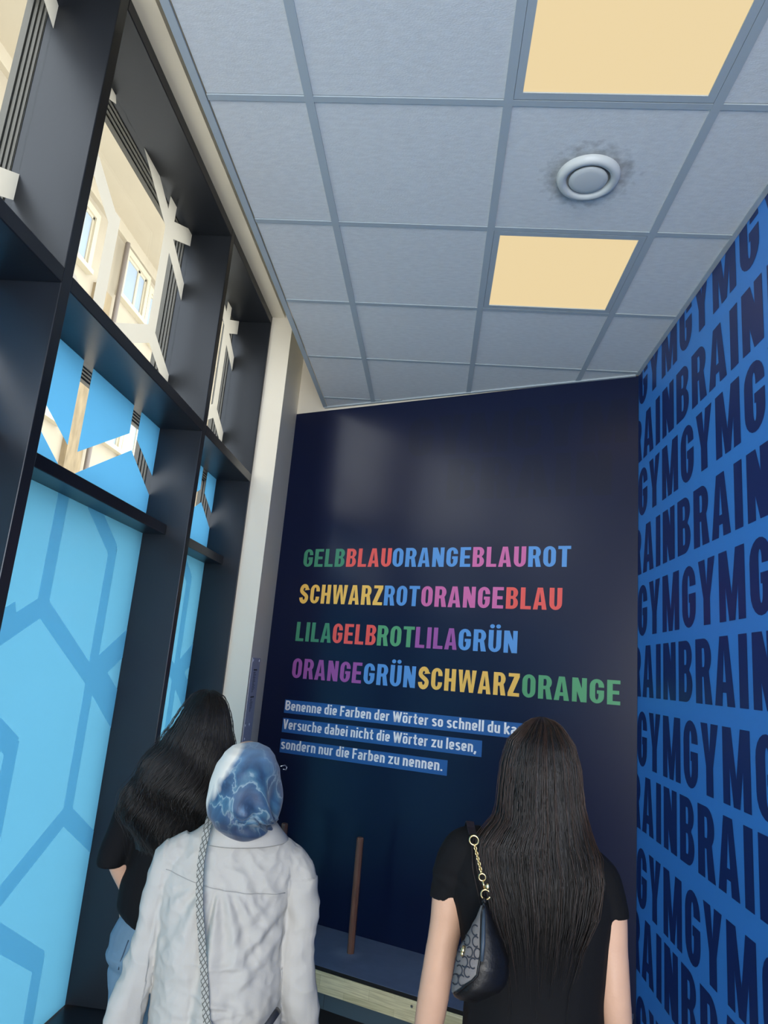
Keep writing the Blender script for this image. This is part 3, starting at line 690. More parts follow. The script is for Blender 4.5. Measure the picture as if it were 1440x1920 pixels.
def hair_strands(name, parent, m, env, n, ends, seed, wave=0, r=.0009, th=105, flat_z=1.5, ztop=None, jit=.03, seg=26):
    """env rows (z, xl, xr, yc, dp, flat)"""
    rnd = random.Random(seed); V = []; Fc = []
    zt = max(e[0] for e in env)
    for i in range(n):
        t0 = radians(rnd.uniform(-th, th)); rho = rnd.uniform(.955, 1.0)+max(0, rnd.gauss(0, jit))*.6; ze = ends(rnd, t0); drift = rnd.gauss(0, .06); ph = rnd.gauss(0, .5)+3*t0; amp = wave*rnd.uniform(.5, 1.3)
        pts = []
        for k in range(seg+1):
            u = k/seg; z = zt-(zt-ze)*(u**1.35)
            xl, xr, yc, dp, fl = interp(env, z); a = t0+drift*u
            low = min(1, max(0, (flat_z-z)/.2)); rr = 1+(rho-1)*(.4+low*1.2)
            x = (xl+xr)/2+(xr-xl)/2*rr*sin(a); c = cos(a); y = yc-dp*(rr if c > 0 else 1)*((1-fl)*c+fl*(.6+.4*c))
            wz = amp*min(1, max(0, (zt-z-.12)/.2)); x += wz*sin(z*44+ph); y -= abs(wz)*.6*(1+cos(z*44+ph*1.3))
            x += rnd.gauss(0, .0006)
            pts.append(Vector((x, y, z)))
        b = len(V); q = 3
        for k, p in enumerate(pts):
            tg = (pts[min(k+1, seg)]-pts[max(k-1, 0)]).normalized(); s = tg.cross(Vector((0, -1, .05))).normalized(); w = tg.cross(s)
            rad = r*(1 if k < seg*.8 else max(.25, 1-(k/seg-.8)*4))
            V += [tuple(p+(s*cos(2*pi*j/q)+w*sin(2*pi*j/q))*rad) for j in range(q)]
        Fc += [(b+k*q+j, b+k*q+(j+1) % q, b+(k+1)*q+(j+1) % q, b+(k+1)*q+j) for k in range(seg) for j in range(q)]
    me = bpy.data.meshes.new(name); me.from_pydata(V, [], Fc); me.update(); me.materials.append(m); me.polygons.foreach_set('use_smooth', [True]*len(me.polygons))
    o = bpy.data.objects.new(name, me); link(o, parent); return o
def hair_mass(parent, m, env, z0, front, wave=0, n=40, rho=.965, seed=1):
    zt = max(e[0] for e in env); k = 60; rings = []
    for i in range(k+1):
        z = z0+(zt-.002-z0)*i/k; xl, xr, yc, dp, fl = interp(env, z); f = front(z); ring = []
        for j in range(n):
            a = 2*pi*j/n; s, c = sin(a), cos(a)
            g = 1+.02*noise.noise(Vector((a*6, seed, z*3)))+.012*sin(a*17+z*6)
            if c > 0: ring.append(((xl+xr)/2+(xr-xl)/2*rho*g*s+wave*.6*sin(z*44+3*a), yc-dp*rho*g*((1-fl)*c+fl*(.6+.4*c)), z))
            else: ring.append(((xl+xr)/2+(xr-xl)/2*rho*s, (yc-dp*rho*fl*.6)*(1+c)+f*(-c), z))
        rings.append(ring)
    mb = MB(); mb.ring(rings); return mesh('hair', mb, m, parent, True, origin=(0, 0, 0))
M_skin = mat('fair_skin', (202, 163, 138), .5, .4, 0, (220, .06), (14, .05))
M_eye = mat('eye_white', (225, 222, 218), .2)
M_black_knit = mat('black_jersey', (14, 15, 18), .85, .2, 0, (260, .08))
M_black_trs = mat('black_trousers', (18, 18, 21), .8, .2)
M_shoe = mat('dark_shoe', (30, 30, 32), .6)
M_hair_b = mat('very_dark_brown_hair', (15, 12, 11), .42, .4, 0, None, (60, .4, (1, 1, .06)))
M_hair_k = mat('black_hair', (24, 22, 21), .38, .45, 0, None, (60, .35, (1, 1, .1)))
def person(label, x, y, nx, ny):
    return thing('person', label, 'person', (x, y, 0), rotz=math.atan2(-nx, ny))
O = (0, 0, 0)
# ---- woman on the right: black short sleeved top, long straight dark hair
pr = person('woman seen from behind with long straight dark hair in a short sleeved black top', .743, -.116, .156, .988)
mb = MB(); head(mb, (0, .01, 1.605))
body_rings(mb, [(1.56, 0, .052, .055, .0), (1.47, -.005, .052, .055, -.005), (1.44, -.01, .12, .065, 0), (1.40, -.01, .15, .075, 0), (1.28, -.008, .135, .09, 0), (1.12, -.002, .118, .085, 0), (.98, 0, .15, .105, 0), (.86, 0, .158, .11, 0), (.80, 0, .14, .10, 0)])
limb(mb, [(-.13, 0, 1.425, .045), (-.178, 0, 1.36, .040), (-.189, 0, 1.27, .0355), (-.2, -.004, 1.185, .0335), (-.211, .012, 1.10, .033), (-.226, .04, .99, .026), (-.236, .06, .905, .021)])
limb(mb, [(.11, 0, 1.425, .045), (.143, 0, 1.36, .038), (.152, 0, 1.28, .0335), (.158, -.004, 1.205, .0325), (.168, .015, 1.12, .030), (.184, .05, 1.02, .025), (.195, .07, .935, .020)])
hand(mb, (-.237, .063, .90), (-.03, .15, -1), (0, 1, .1), (1, 0, 0)); hand(mb, (.196, .073, .93), (.05, .15, -1), (0, 1, .1), (-1, 0, 0))
for s in (-1, 1): limb(mb, [(s*.08, 0, .86, .085), (s*.085, 0, .70, .072), (s*.085, .005, .47, .050), (s*.085, -.01, .33, .048), (s*.085, -.01, .10, .033), (s*.085, .0, .05, .033)])
remeshed('body', mb, .006, M_skin, pr, 8); eyes((0, .01, 1.605), pr)
mb = MB()
body_rings(mb, [(1.478, -.005, .058, .058, -.008), (1.466, -.012, .130, .066, 0), (1.446, -.016, .162, .078, 0), (1.40, -.014, .172, .092, 0), (1.34, -.010, .168, .104, -.002), (1.28, -.005, .155, .110, -.002), (1.18, -.001, .141, .105, 0), (1.08, 0, .143, .112, 0), (.98, 0, .166, .128, 0), (.90, 0, .174, .134, 0), (.885, 0, .170, .130, 0)])
limb(mb, [(-.12, 0, 1.432, .050), (-.157, 0, 1.424, .049), (-.180, 0, 1.375, .044), (-.190, 0, 1.335, .038), (-.191, 0, 1.326, .037)])
limb(mb, [(.09, 0, 1.425, .052), (.122, 0, 1.405, .048), (.142, 0, 1.375, .041), (.150, 0, 1.350, .037), (.151, 0, 1.342, .036)])
def kn(p, n):
    w = .003*noise.noise(Vector((p.x*14, p.y*8, p.z*16)))
    if p.x < -.14 and p.z > 1.345: w += .003*sin(p.z*120+p.x*60)*max(0, 1-abs(p.z-1.37)/.02)
    return w
remeshed('black_top', mb, .0045, M_black_knit, pr, 4, kn)
mb = MB(); body_rings(mb, [(.96, 0, .155, .12, 0), (.88, 0, .166, .126, 0), (.80, 0, .158, .118, 0), (.77, 0, .13, .10, 0)])
for s in (-1, 1): limb(mb, [(s*.08, 0, .86, .088), (s*.087, 0, .70, .078), (s*.087, .005, .47, .060), (s*.087, -.005, .30, .058), (s*.087, -.005, .09, .052)])
remeshed('trousers', mb, .01, M_black_trs, pr, 4); shoes(pr, [(-.087, 0), (.087, 0)], M_shoe)
env_r = [(1.724, -.004, .004, -.01, .004, 0), (1.719, -.020, .022, -.01, .030, 0), (1.708, -.036, .040, -.01, .052, 0), (1.690, -.053, .055, -.008, .074, 0), (1.668, -.072, .070, -.006, .090, 0), (1.618, -.084, .084, -.002, .104, 0), (1.56, -.088, .091, 0, .106, 0),
         (1.516, -.090, .100, 0, .108, .3), (1.485, -.112, .112, 0, .112, .7), (1.465, -.128, .124, 0, .117, .9), (1.42, -.122, .130, 0, .128, 1), (1.36, -.098, .118, 0, .134, 1), (1.28, -.066, .090, 0, .136, 1), (1.20, -.05, .07, 0, .132, 1)]
def er(rnd, a): return 1.46-.16*abs(rnd.gauss(0, .75)) if abs(a) > 1.1 else 1.45-abs(rnd.gauss(.09, .055))-.03*cos(a*2)
hair_mass(pr, M_hair_b, env_r, 1.385, lambda z: .035 if z > 1.54 else (.02-(1.54-z)*1.0 if z > 1.44 else -.085))
hair_strands('hair_strands', pr, M_hair_b, env_r, 1500, er, 5, 0, .0010, 112)
M_hair_l = mat('brown_hair_strand', (56, 39, 32), .4)
hair_strands('loose_hair_strands', pr, M_hair_l, [(e[0], e[1]-.004, e[2]+.004, e[3], e[4]+.004, e[5]) for e in env_r], 70, lambda r_, a: r_.uniform(1.22, 1.40), 9, .003, .0005, 100, jit=.08)
M_glasses = mat('reddish_brown_acetate', (96, 52, 44), .3)
gl_ = MB()
for s in (-1, 1):
    gl_.tube([(s*.071, -.010, 1.644), (s*.076, .03, 1.652), (s*.074, .122, 1.650)], .0026, 8); gl_.torus((s*.034, .124, 1.640), .027, .0022, (0, 1, 0))
gl_.tube([(-.008, .126, 1.648), (.008, .126, 1.648)], .0022, 8); gl_.tube([(-.074, .122, 1.65), (-.060, .124, 1.648)], .0024, 8); gl_.tube([(.074, .122, 1.65), (.060, .124, 1.648)], .0024, 8)
mesh('glasses', gl_, M_glasses, pr, True, origin=O)

# ---- woman in the middle: white shirt, marbled blue headscarf
ph = person('woman seen from behind in a crumpled white shirt and marbled blue headscarf', .031, .165, -.231, .973)
mb = MB(); hc = (-.012, .025, 1.462); head(mb, hc)
body_rings(mb, [(1.43, -.01, .050, .053, .005), (1.35, -.01, .052, .055, 0), (1.325, -.01, .11, .062, 0), (1.29, -.01, .135, .07, 0), (1.18, -.012, .125, .08, 0), (1.03, -.005, .112, .08, 0), (.90, 0, .145, .10, 0), (.78, 0, .15, .105, 0), (.72, 0, .13, .095, 0)])
limb(mb, [(-.12, 0, 1.30, .042), (-.175, 0, 1.24, .034), (-.2, 0, 1.12, .030), (-.212, -.004, 1.05, .029), (-.225, .015, .96, .027), (-.242, .05, .85, .022), (-.25, .065, .78, .0195)])
limb(mb, [(.10, 0, 1.295, .042), (.150, 0, 1.23, .034), (.165, 0, 1.12, .030), (.170, -.004, 1.05, .029), (.182, .015, .96, .027), (.2, .05, .85, .022), (.208, .065, .78, .0195)])
hand(mb, (-.251, .067, .775), (-.04, .15, -1), (0, 1, .1), (1, 0, 0)); hand(mb, (.209, .067, .775), (.04, .15, -1), (0, 1, .1), (-1, 0, 0))
for s in (-1, 1): limb(mb, [(s*.075, 0, .78, .082), (s*.08, 0, .64, .068), (s*.08, .005, .43, .048), (s*.08, -.01, .30, .045), (s*.08, -.01, .10, .032), (s*.08, 0, .05, .032)])
remeshed('body', mb, .006, M_skin, ph, 8); eyes(hc, ph)
M_shirt = mat('white_crumpled_cotton', (180, 178, 172), .8, .2, 0, (300, .06), (5, .03))
mb = MB()
body_rings(mb, [(1.385, -.010, .060, .060, 0), (1.362, -.008, .092, .070, 0), (1.342, -.010, .132, .078, 0), (1.315, -.012, .162, .088, 0), (1.27, -.018, .170, .100, -.004), (1.20, -.026, .162, .114, -.006), (1.10, -.024, .158, .122, -.006), (1.0, -.016, .158, .126, -.005), (.90, -.010, .162, .132, -.004), (.78, -.008, .172, .138, 0), (.70, -.008, .178, .140, 0)])
SLV = [[(-.12, 0, 1.305, .052), (-.168, -.005, 1.275, .048), (-.187, -.010, 1.21, .036), (-.200, -.012, 1.12, .034), (-.215, -.010, 1.03, .041), (-.232, .005, .93, .0465), (-.243, .035, .85, .043), (-.249, .055, .80, .030), (-.25, .06, .785, .027)],
       [(.095, 0, 1.300, .052), (.142, -.005, 1.265, .049), (.166, -.012, 1.19, .042), (.169, -.016, 1.09, .047), (.180, -.012, 1.0, .047), (.195, 0, .92, .046), (.203, .04, .84, .042), (.207, .058, .80, .030), (.208, .062, .785, .027)]]
for s in SLV: limb(mb, s, 20)
def yoke(x): return 1.274+(x+.189)*(-.186) if x < -.049 else 1.248+(x+.049)*(-.09)
def crumple(p, n):
    d = 0; back = max(0, -n.y)
    onarm = p.x < -.185-(1.25-p.z)*.02 or p.x > .128+(1.2-p.z)*.05 and p.z < 1.26
    d += .0045*noise.noise(Vector((p.x*11, p.y*7, p.z*9)))+.0034*noise.noise(Vector((p.x*26, p.y*16, p.z*20)))
    d += .0028*(1-abs(noise.noise(Vector((p.x*19+p.z*14, p.y*9, p.z*15-p.x*9))))*3)
    if not onarm and back > .1:
        zy = yoke(p.x); t = zy-p.z
        d += .0016*math.exp(-((t-.001)/.0035)**2)*back
        if t > 0:
            u = (p.x+.049)/(.05+t*.75); f = min(1, t/.03)
            d += back*f*(.0100*cos(u*13)*math.exp(-(u*.95)**2)*math.exp(-t/.28)-.022*math.exp(-((p.x+.049+t*.10)/(.005+t*.06))**2)+.009*math.exp(-((p.x+.036-t*.10)/(.008+t*.06))**2)*math.exp(-t/.10))
            # folds running from the right armpit towards the middle
            v = (p.z-1.19)+(p.x-.13)*-.9; w = max(0, 1-abs(p.x-.07)/.09)
            d += back*w*.0075*sin(v*95)*math.exp(-(v/.07)**2)
            # soft horizontal breaks over the small of the back
            for zc, sl, a in ((1.085, -.02, .0040), (1.01, -.22, .0055), (.985, .10, .0045), (.95, .02, .0035)):
                q = p.z-zc-sl*(p.x+.02); d += 1.5*back*a*math.exp(-(q/.006)**2)*max(0, 1-abs(p.x+.02)/.10)
        d += .0016*(1-abs(noise.noise(Vector((p.x*34+p.z*20, p.y*12, p.z*26-p.x*22))))*3)
    elif onarm:
        d += .0048*sin((p.x*-30 if p.x < 0 else p.x*30)+p.z*22+4*noise.noise(Vector((p.x*8, p.y*12, p.z*6))))
        d += .006*noise.noise(Vector((p.x*24, p.y*24, p.z*7)))
    return d
remeshed('white_shirt', mb, .0036, M_shirt, ph, 4, crumple)
sm_ = MB(); SP = []
for i in range(41):
    x = -.185+i*(.305/40); r_ = interp([(1.20, -.026, .162, .114, -.006), (1.27, -.018, .170, .100, -.004), (1.315, -.012, .162, .088, 0)], yoke(x)); c_ = (x-r_[0])/r_[1]
    if abs(c_) < .98: SP.append((x, r_[3]-r_[2]*sqrt(1-c_*c_), yoke(x)))
from mathutils.bvhtree import BVHTree
ws = [o for o in ph.children if o.name.startswith('white_shirt')][0]; bvh = BVHTree.FromPolygons([v.co for v in ws.data.vertices], [tuple(p.vertices) for p in ws.data.polygons])
SP = [tuple(h[0]+Vector((0, -.0004, 0))) for h in (bvh.ray_cast(Vector((p[0], -.5, p[2])), Vector((0, 1, 0))) for p in SP) if h[0]]
sm_.tube(SP, .0011, 6); mesh('yoke_seam', sm_, mat('grey_seam', (158, 158, 154), .9), ph, True, origin=O)
cb = MB(); n = 40; prof = [(.062, .060, 1.392), (.068, .066, 1.398), (.090, .084, 1.372), (.118, .098, 1.342), (.116, .094, 1.338), (.086, .078, 1.362)]
rings = []
for a_, b_, z in prof+prof[:1]:
    rings.append([(-.006+a_*cos(2*pi*j/n)*(1.06 if cos(2*pi*j/n) > 0 else .93), b_*sin(2*pi*j/n)-.002, z-.030*max(0, sin(2*pi*j/n))+.004*cos(2*pi*j/n)) for j in range(n)])
cb.ring(rings, cap=False); mesh('collar', cb, M_shirt, ph, True, origin=O)
mb = MB(); body_rings(mb, [(.90, 0, .15, .11, 0), (.80, 0, .158, .118, 0), (.72, 0, .15, .11, 0), (.69, 0, .12, .095, 0)])
for s in (-1, 1): limb(mb, [(s*.075, 0, .78, .085), (s*.082, 0, .62, .080), (s*.082, .005, .43, .070), (s*.082, 0, .25, .068), (s*.082, 0, .08, .066)])
remeshed('trousers', mb, .01, mat('dark_blue_trousers', (34, 38, 50), .85, .2), ph, 4); shoes(ph, [(-.082, 0), (.082, 0)], M_shoe)
# headscarf
M_scarf = bpy.data.materials.new('marbled_blue_cloth'); M_scarf.use_nodes = True; nt = M_scarf.node_tree; b = nt.nodes['Principled BSDF']; b.inputs['Roughness'].default_value = .55; b.inputs['Sheen Weight'].default_value = .2
tc = nt.nodes.new('ShaderNodeTexCoord'); N = nt.nodes.new; LK = nt.links.new
nz = N('ShaderNodeTexNoise'); nz.inputs['Scale'].default_value = 9; nz.inputs['Detail'].default_value = 7; nz.inputs['Distortion'].default_value = 1.6; LK(tc.outputs['Object'], nz.inputs['Vector'])
rp = N('ShaderNodeValToRGB'); LK(nz.outputs['Fac'], rp.inputs[0]); cr = rp.color_ramp
for i, (p, c) in enumerate([(.28, (20, 36, 64)), (.40, (40, 78, 112)), (.47, (62, 104, 130)), (.497, (128, 152, 162)), (.515, (52, 88, 120)), (.64, (30, 56, 88)), (.75, (78, 114, 146))]):
    e = cr.elements[i] if i < 2 else cr.elements.new(p); e.position = p; e.color = lin(c)
sx = N('ShaderNodeSeparateXYZ'); LK(tc.outputs['Object'], sx.inputs[0])
def mth(op, a, b_=None, c_=None):
    n_ = N('ShaderNodeMath'); n_.operation = op
    for i, v_ in enumerate((a, b_, c_)):
        if v_ is None: continue
        if isinstance(v_, (int, float)): n_.inputs[i].default_value = v_
        else: LK(v_, n_.inputs[i])
    return n_.outputs[0]
n2 = N('ShaderNodeTexNoise'); n2.inputs['Scale'].default_value = 9; n2.inputs['Distortion'].default_value = 1.0; LK(tc.outputs['Object'], n2.inputs['Vector'])
line = mth('MULTIPLY_ADD', sx.outputs[2], -.45, 1.563*.45+.030)       # white where x < -(line)
val = mth('ADD', mth('ADD', sx.outputs[0], line), mth('MULTIPLY', mth('SUBTRACT', n2.outputs['Fac'], .5), .05))
mr = N('ShaderNodeMapRange'); mr.inputs[1].default_value = .006; mr.inputs[2].default_value = -.008; LK(val, mr.inputs[0])
low = N('ShaderNodeMapRange'); low.inputs[1].default_value = 1.372; low.inputs[2].default_value = 1.40; LK(sx.outputs[2], low.inputs[0])
fac = mth('MULTIPLY', mr.outputs[0], low.outputs[0])
mx = N('ShaderNodeMix'); mx.data_type = 'RGBA'; LK(fac, mx.inputs['Factor']); mx.inputs['B'].default_value = lin((232, 226, 214))
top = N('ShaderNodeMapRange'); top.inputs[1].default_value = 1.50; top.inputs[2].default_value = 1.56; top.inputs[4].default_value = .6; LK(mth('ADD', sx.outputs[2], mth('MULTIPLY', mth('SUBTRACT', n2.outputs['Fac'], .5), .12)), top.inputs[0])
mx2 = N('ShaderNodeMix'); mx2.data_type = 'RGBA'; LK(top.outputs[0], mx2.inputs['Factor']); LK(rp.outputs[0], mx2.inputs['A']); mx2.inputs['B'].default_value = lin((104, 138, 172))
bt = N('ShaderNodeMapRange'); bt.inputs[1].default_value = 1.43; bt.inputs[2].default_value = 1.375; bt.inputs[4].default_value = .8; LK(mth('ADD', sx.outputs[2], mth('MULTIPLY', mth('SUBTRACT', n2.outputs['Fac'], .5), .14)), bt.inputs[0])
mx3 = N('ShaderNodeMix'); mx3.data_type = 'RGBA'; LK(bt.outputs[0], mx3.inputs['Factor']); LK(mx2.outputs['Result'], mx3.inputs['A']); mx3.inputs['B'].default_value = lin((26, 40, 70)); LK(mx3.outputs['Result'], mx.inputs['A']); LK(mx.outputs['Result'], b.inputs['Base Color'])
env_h = [(1.579, -.012, .010, -.008, .010), (1.575, -.038, .020, -.008, .035), (1.566, -.058, .044, -.008, .060), (1.548, -.076, .060, -.008, .082), (1.515, -.092, .077, -.010, .102), (1.47, -.103, .084, -.012, .116), (1.43, -.105, .0855, -.014, .122), (1.40, -.100, .084, -.014, .122), (1.378, -.086, .079, -.012, .112), (1.362, -.062, .058, -.010, .092), (1.350, -.035, .030, -.008, .066)]
rings = []
for i in range(40):
    z = 1.350+(1.579-1.350)*i/39; xl, xr, yc, dp = interp(env_h, z); ring = []
    for j in range(48):
        a = 2*pi*j/48; c = cos(a); s = sin(a)
        ring.append(((xl+xr)/2+(xr-xl)/2*s, yc-dp*c if c > 0 else yc-min(dp, .098)*c*(.97), z))
    rings.append(ring)
mb = MB(); mb.ring(rings)
def cloth(p, n):
    d = .003*noise.noise(Vector((p.x*16, p.y*16, p.z*16)))
    q = Vector((p.x-.078, 0, p.z-1.392)); ang = math.atan2(q.z, q.x); rr = q.length
    if n.y < .3: d += .0075*sin(ang*9+rr*20)*math.exp(-((rr-.05)/.055)**2)
    if n.y < .2:
        d -= .016*math.exp(-((p.z-1.392-.35*max(0, .04-p.x)-.05*noise.noise(Vector((p.x*20, 0, 3))))/.006)**2)*max(0, min(1, (p.x+.05)/.04))
    return d
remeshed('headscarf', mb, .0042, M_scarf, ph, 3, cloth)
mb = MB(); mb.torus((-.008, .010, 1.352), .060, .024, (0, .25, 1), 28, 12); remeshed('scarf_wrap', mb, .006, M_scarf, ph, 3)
mb = MB(); mb.tube([(.076, .0, 1.522), (.088, .01, 1.524), (.094, .012, 1.519), (.092, .012, 1.512), (.084, .006, 1.514)], .0013, 6); mesh('wire_pin', mb, M_steel, ph, True, origin=O)

# ---- woman on the left: black T-shirt, jeans, long wavy black hair
pl_ = person('woman seen from behind with long wavy black hair, loose black T-shirt and jeans', -.208, .482, -.297, .955)
mb = MB(); hc = (.0, .015, 1.562); head(mb, hc)
body_rings(mb, [(1.53, 0, .052, .055, .0), (1.44, 0, .052, .055, -.005), (1.41, 0, .12, .065, 0), (1.37, 0, .145, .075, 0), (1.25, 0, .135, .085, 0), (1.10, 0, .118, .085, 0), (.97, 0, .15, .105, 0), (.86, 0, .155, .11, 0), (.80, 0, .14, .10, 0)])
limb(mb, [(-.13, 0, 1.39, .045), (-.185, -.005, 1.31, .038), (-.200, .0, 1.20, .034), (-.158, .045, 1.10, .030), (-.152, .085, 1.055, .029), (-.156, .125, 1.00, .025), (-.155, .145, .97, .021)])
limb(mb, [(.13, 0, 1.39, .045), (.178, 0, 1.31, .038), (.19, 0, 1.20, .034), (.195, -.005, 1.08, .031), (.2, .02, .98, .028), (.212, .05, .87, .021)])
hand(mb, (-.154, .147, .967), (.25, .0, -1), (.6, .7, .2), (0, -1, 0)); hand(mb, (.213, .053, .865), (.04, .15, -1), (0, 1, .1), (-1, 0, 0))
for s in (-1, 1): limb(mb, [(s*.08, 0, .84, .085), (s*.085, 0, .68, .072), (s*.085, .005, .46, .050), (s*.085, -.01, .32, .048), (s*.085, -.01, .10, .033), (s*.085, .0, .05, .033)])
remeshed('body', mb, .006, M_skin, pl_, 8); eyes(hc, pl_)
mb = MB()
body_rings(mb, [(1.452, 0, .058, .058, -.006), (1.436, 0, .110, .068, 0), (1.41, 0, .150, .080, 0), (1.36, 0, .172, .096, 0), (1.28, 0, .170, .108, -.002), (1.18, 0, .168, .112, -.002), (1.10, -.002, .181, .122, -.004), (1.05, -.002, .174, .126, -.004), (1.015, .006, .160, .126, -.004), (.995, .014, .146, .120, 0)])
limb(mb, [(-.11, 0, 1.395, .058), (-.160, -.003, 1.365, .056), (-.186, -.006, 1.29, .050), (-.204, -.008, 1.225, .046), (-.214, -.010, 1.185, .0405), (-.215, -.010, 1.168, .038)])
limb(mb, [(.11, 0, 1.395, .058), (.160, -.003, 1.365, .056), (.183, -.004, 1.29, .048), (.192, -.004, 1.225, .044), (.194, -.004, 1.175, .041)])
def tee(p, n):
    w = .004*noise.noise(Vector((p.x*12, p.y*9, p.z*13)))
    if p.z < 1.14: w += .007*sin(p.z*75+p.x*14+2*noise.noise(Vector((p.x*9, p.y*9, p.z*4))))*(1.14-p.z)/.14
    return w
remeshed('black_t_shirt', mb, .006, M_black_knit, pl_, 4, tee)
M_denim = mat('light_blue_denim', (104, 132, 154), .8, .2, 0, (420, .12), (7, .16))
mb = MB(); body_rings(mb, [(1.045, 0, .150, .112, 0), (1.02, 0, .172, .122, 0), (.985, 0, .187, .132, 0), (.93, 0, .186, .136, 0), (.88, 0, .176, .130, 0), (.80, 0, .160, .118, 0), (.76, 0, .13, .10, 0)])
for s in (-1, 1): limb(mb, [(s*.082, 0, .87, .090), (s*.082, 0, .78, .082), (s*.085, 0, .62, .072), (s*.085, .005, .45, .064), (s*.085, 0, .28, .062), (s*.085, 0, .07, .060)])
def den(p, n):
    d = .003*noise.noise(Vector((p.x*12, p.y*12, p.z*14)))
    if p.x < -.12 and .85 < p.z < 1.02: d += .006*math.exp(-((p.z-.935-.12*(p.x+.18))/.012)**2)-.006*math.exp(-((p.z-.905)/.010)**2)
    return d
remeshed('jeans', mb, .006, M_denim, pl_, 4, den); shoes(pl_, [(-.085, 0), (.085, 0)], M_shoe)
mb = MB(); seam = [(-.128, -.094, 1.0), (-.135, -.094, .97), (-.141, -.093, .945), (-.143, -.091, .925)]
mb.tube(seam, .0016, 6); mesh('pocket_seam', mb, mat('dark_stitching', (52, 74, 96), .8), pl_, True, origin=O)
env_l = [(1.681, -.004, .004, -.01, .004, 0), (1.676, -.022, .022, -.01, .030, 0), (1.662, -.042, .046, -.01, .054, 0), (1.640, -.060, .062, -.008, .078, 0), (1.615, -.074, .072, -.006, .094, 0), (1.585, -.088, .081, -.002, .106, 0), (1.53, -.120, .096, 0, .116, .1),
         (1.46, -.165, .102, 0, .124, .5), (1.39, -.198, .100, 0, .132, .9), (1.33, -.194, .094, 0, .142, 1), (1.27, -.165, .082, 0, .148, 1), (1.22, -.145, .066, 0, .146, 1), (1.18, -.12, .05, 0, .142, 1)]
def el(rnd, a): return 1.225+abs(rnd.gauss(0, .05))+(.06*max(0, sin(a)))+(.03 if sin(a) < -.9 else 0)
hair_mass(pl_, M_hair_k, env_l, 1.235, lambda z: .04 if z > 1.52 else (.02-(1.52-z)*1.0 if z > 1.42 else -.095), .008, seed=4)
hair_strands('hair_strands', pl_, M_hair_k, env_l, 1700, el, 15, .015, .0012, 112, flat_z=1.48, seg=34)
hair_strands('loose_hair_strands', pl_, M_hair_k, [(e[0]+(.006 if e[0] > 1.66 else 0), e[1]-.012, e[2]+.006, e[3], e[4]+.006, e[5]) for e in env_l], 90, lambda r_, a: r_.uniform(1.2, 1.55), 19, .012, .0006, 100, flat_z=1.48, jit=.10, seg=34)

# ------------------------------------------------------------------ shoulder bag of the woman on the right (built in her frame, then placed in the room)
M_leather = mat('black_leather', (17, 17, 19), .42, .4, 0, (160, .1))
M_gold = mat('pale_gold_metal', (226, 204, 150), .25, .5, 1)
M_fabric = mat('grey_monogram_cloth', (116, 114, 114), .75, .2, 0, (420, .2))
M_mono = mat('dark_monogram', (48, 54, 64), .75, .2)
cr_, sr_ = .988, .156
def inR(x, y, z):
    k = 1+y/1.653; x = x*k; z = 1.8+(z-1.8)*k
    return (.743+x*cr_+y*sr_, -.116-x*sr_+y*cr_, z)
b0 = inR(-.11, -.155, 1.14)
bag = thing('shoulder_bag', 'black leather shoulder bag with grey monogram side and gold chain strap', 'handbag', b0)
BT = [(1.330, -.1105, -.1085), (1.314, -.117, -.097), (1.302, -.121, -.090), (1.279, -.132, -.079), (1.259, -.142, -.066), (1.227, -.157, -.053), (1.20, -.162, -.051), (1.179, -.165, -.056), (1.164, -.1665, -.067), (1.150, -.167, -.090), (1.140, -.164, -.108), (1.134, -.150, -.120)]
def bdep(z): t = min(1, (1.332-z)/.13); return .006+.052*t**.8*(1 if z > 1.16 else max(.35, 1-((1.16-z)/.026)**2*.6))
def bring(z, a, off=0):
    xl, xr = interp(BT, z); d = bdep(z)
    return ((xl+xr)/2-((xr-xl)/2+off)*cos(a), -.158-(d+off)*sin(a), z)
rings = []; K_ = 44
for i in range(K_+1):
    z = 1.1345+(1.330-1.1345)*i/K_; rings.append([inR(*bring(z, 2*pi*j/40)) for j in range(40)])
mb = MB(); mb.ring(rings); mesh('bag_body', mb, M_leather, bag, True)
# cloth side: from the left edge to the seam
SE = [(1.322, -.1095), (1.302, -.1125), (1.262, -.1125), (1.23, -.111), (1.187, -.116), (1.178, -.123), (1.160, -.143), (1.143, -.162)]
rings = []
for i in range(K_+1):
    z = 1.146+(1.322-1.146)*i/K_; xl, xr = interp(BT, z); xs = interp(SE, z)[0]
    c = ((xl+xr)/2-xs)/((xr-xl)/2); a1 = math.acos(max(-1, min(1, c))); a0 = -.9
    rings.append([inR(*bring(z, a0+(a1-a0)*j/16, .0022)) for j in range(17)])
mb = MB(); nn = 17
mb.add([p for r in rings for p in r], [(i*nn+j, i*nn+j+1, (i+1)*nn+j+1, (i+1)*nn+j) for i in range(K_) for j in range(nn-1)])
cl = mesh('cloth_side', mb, M_fabric, bag, True)
seam = [inR(*bring(z, math.acos(max(-1, min(1, ((interp(BT, z)[0]+interp(BT, z)[1])/2-interp(SE, z)[0])/((interp(BT, z)[1]-interp(BT, z)[0])/2)))), .003)) for z in [1.146+(1.322-1.146)*i/30 for i in range(31)]]
mb = MB(); mb.tube(seam, .0022, 8); mesh('piping', mb, M_leather, bag, True)
mono = MB(); rnd = random.Random(2)
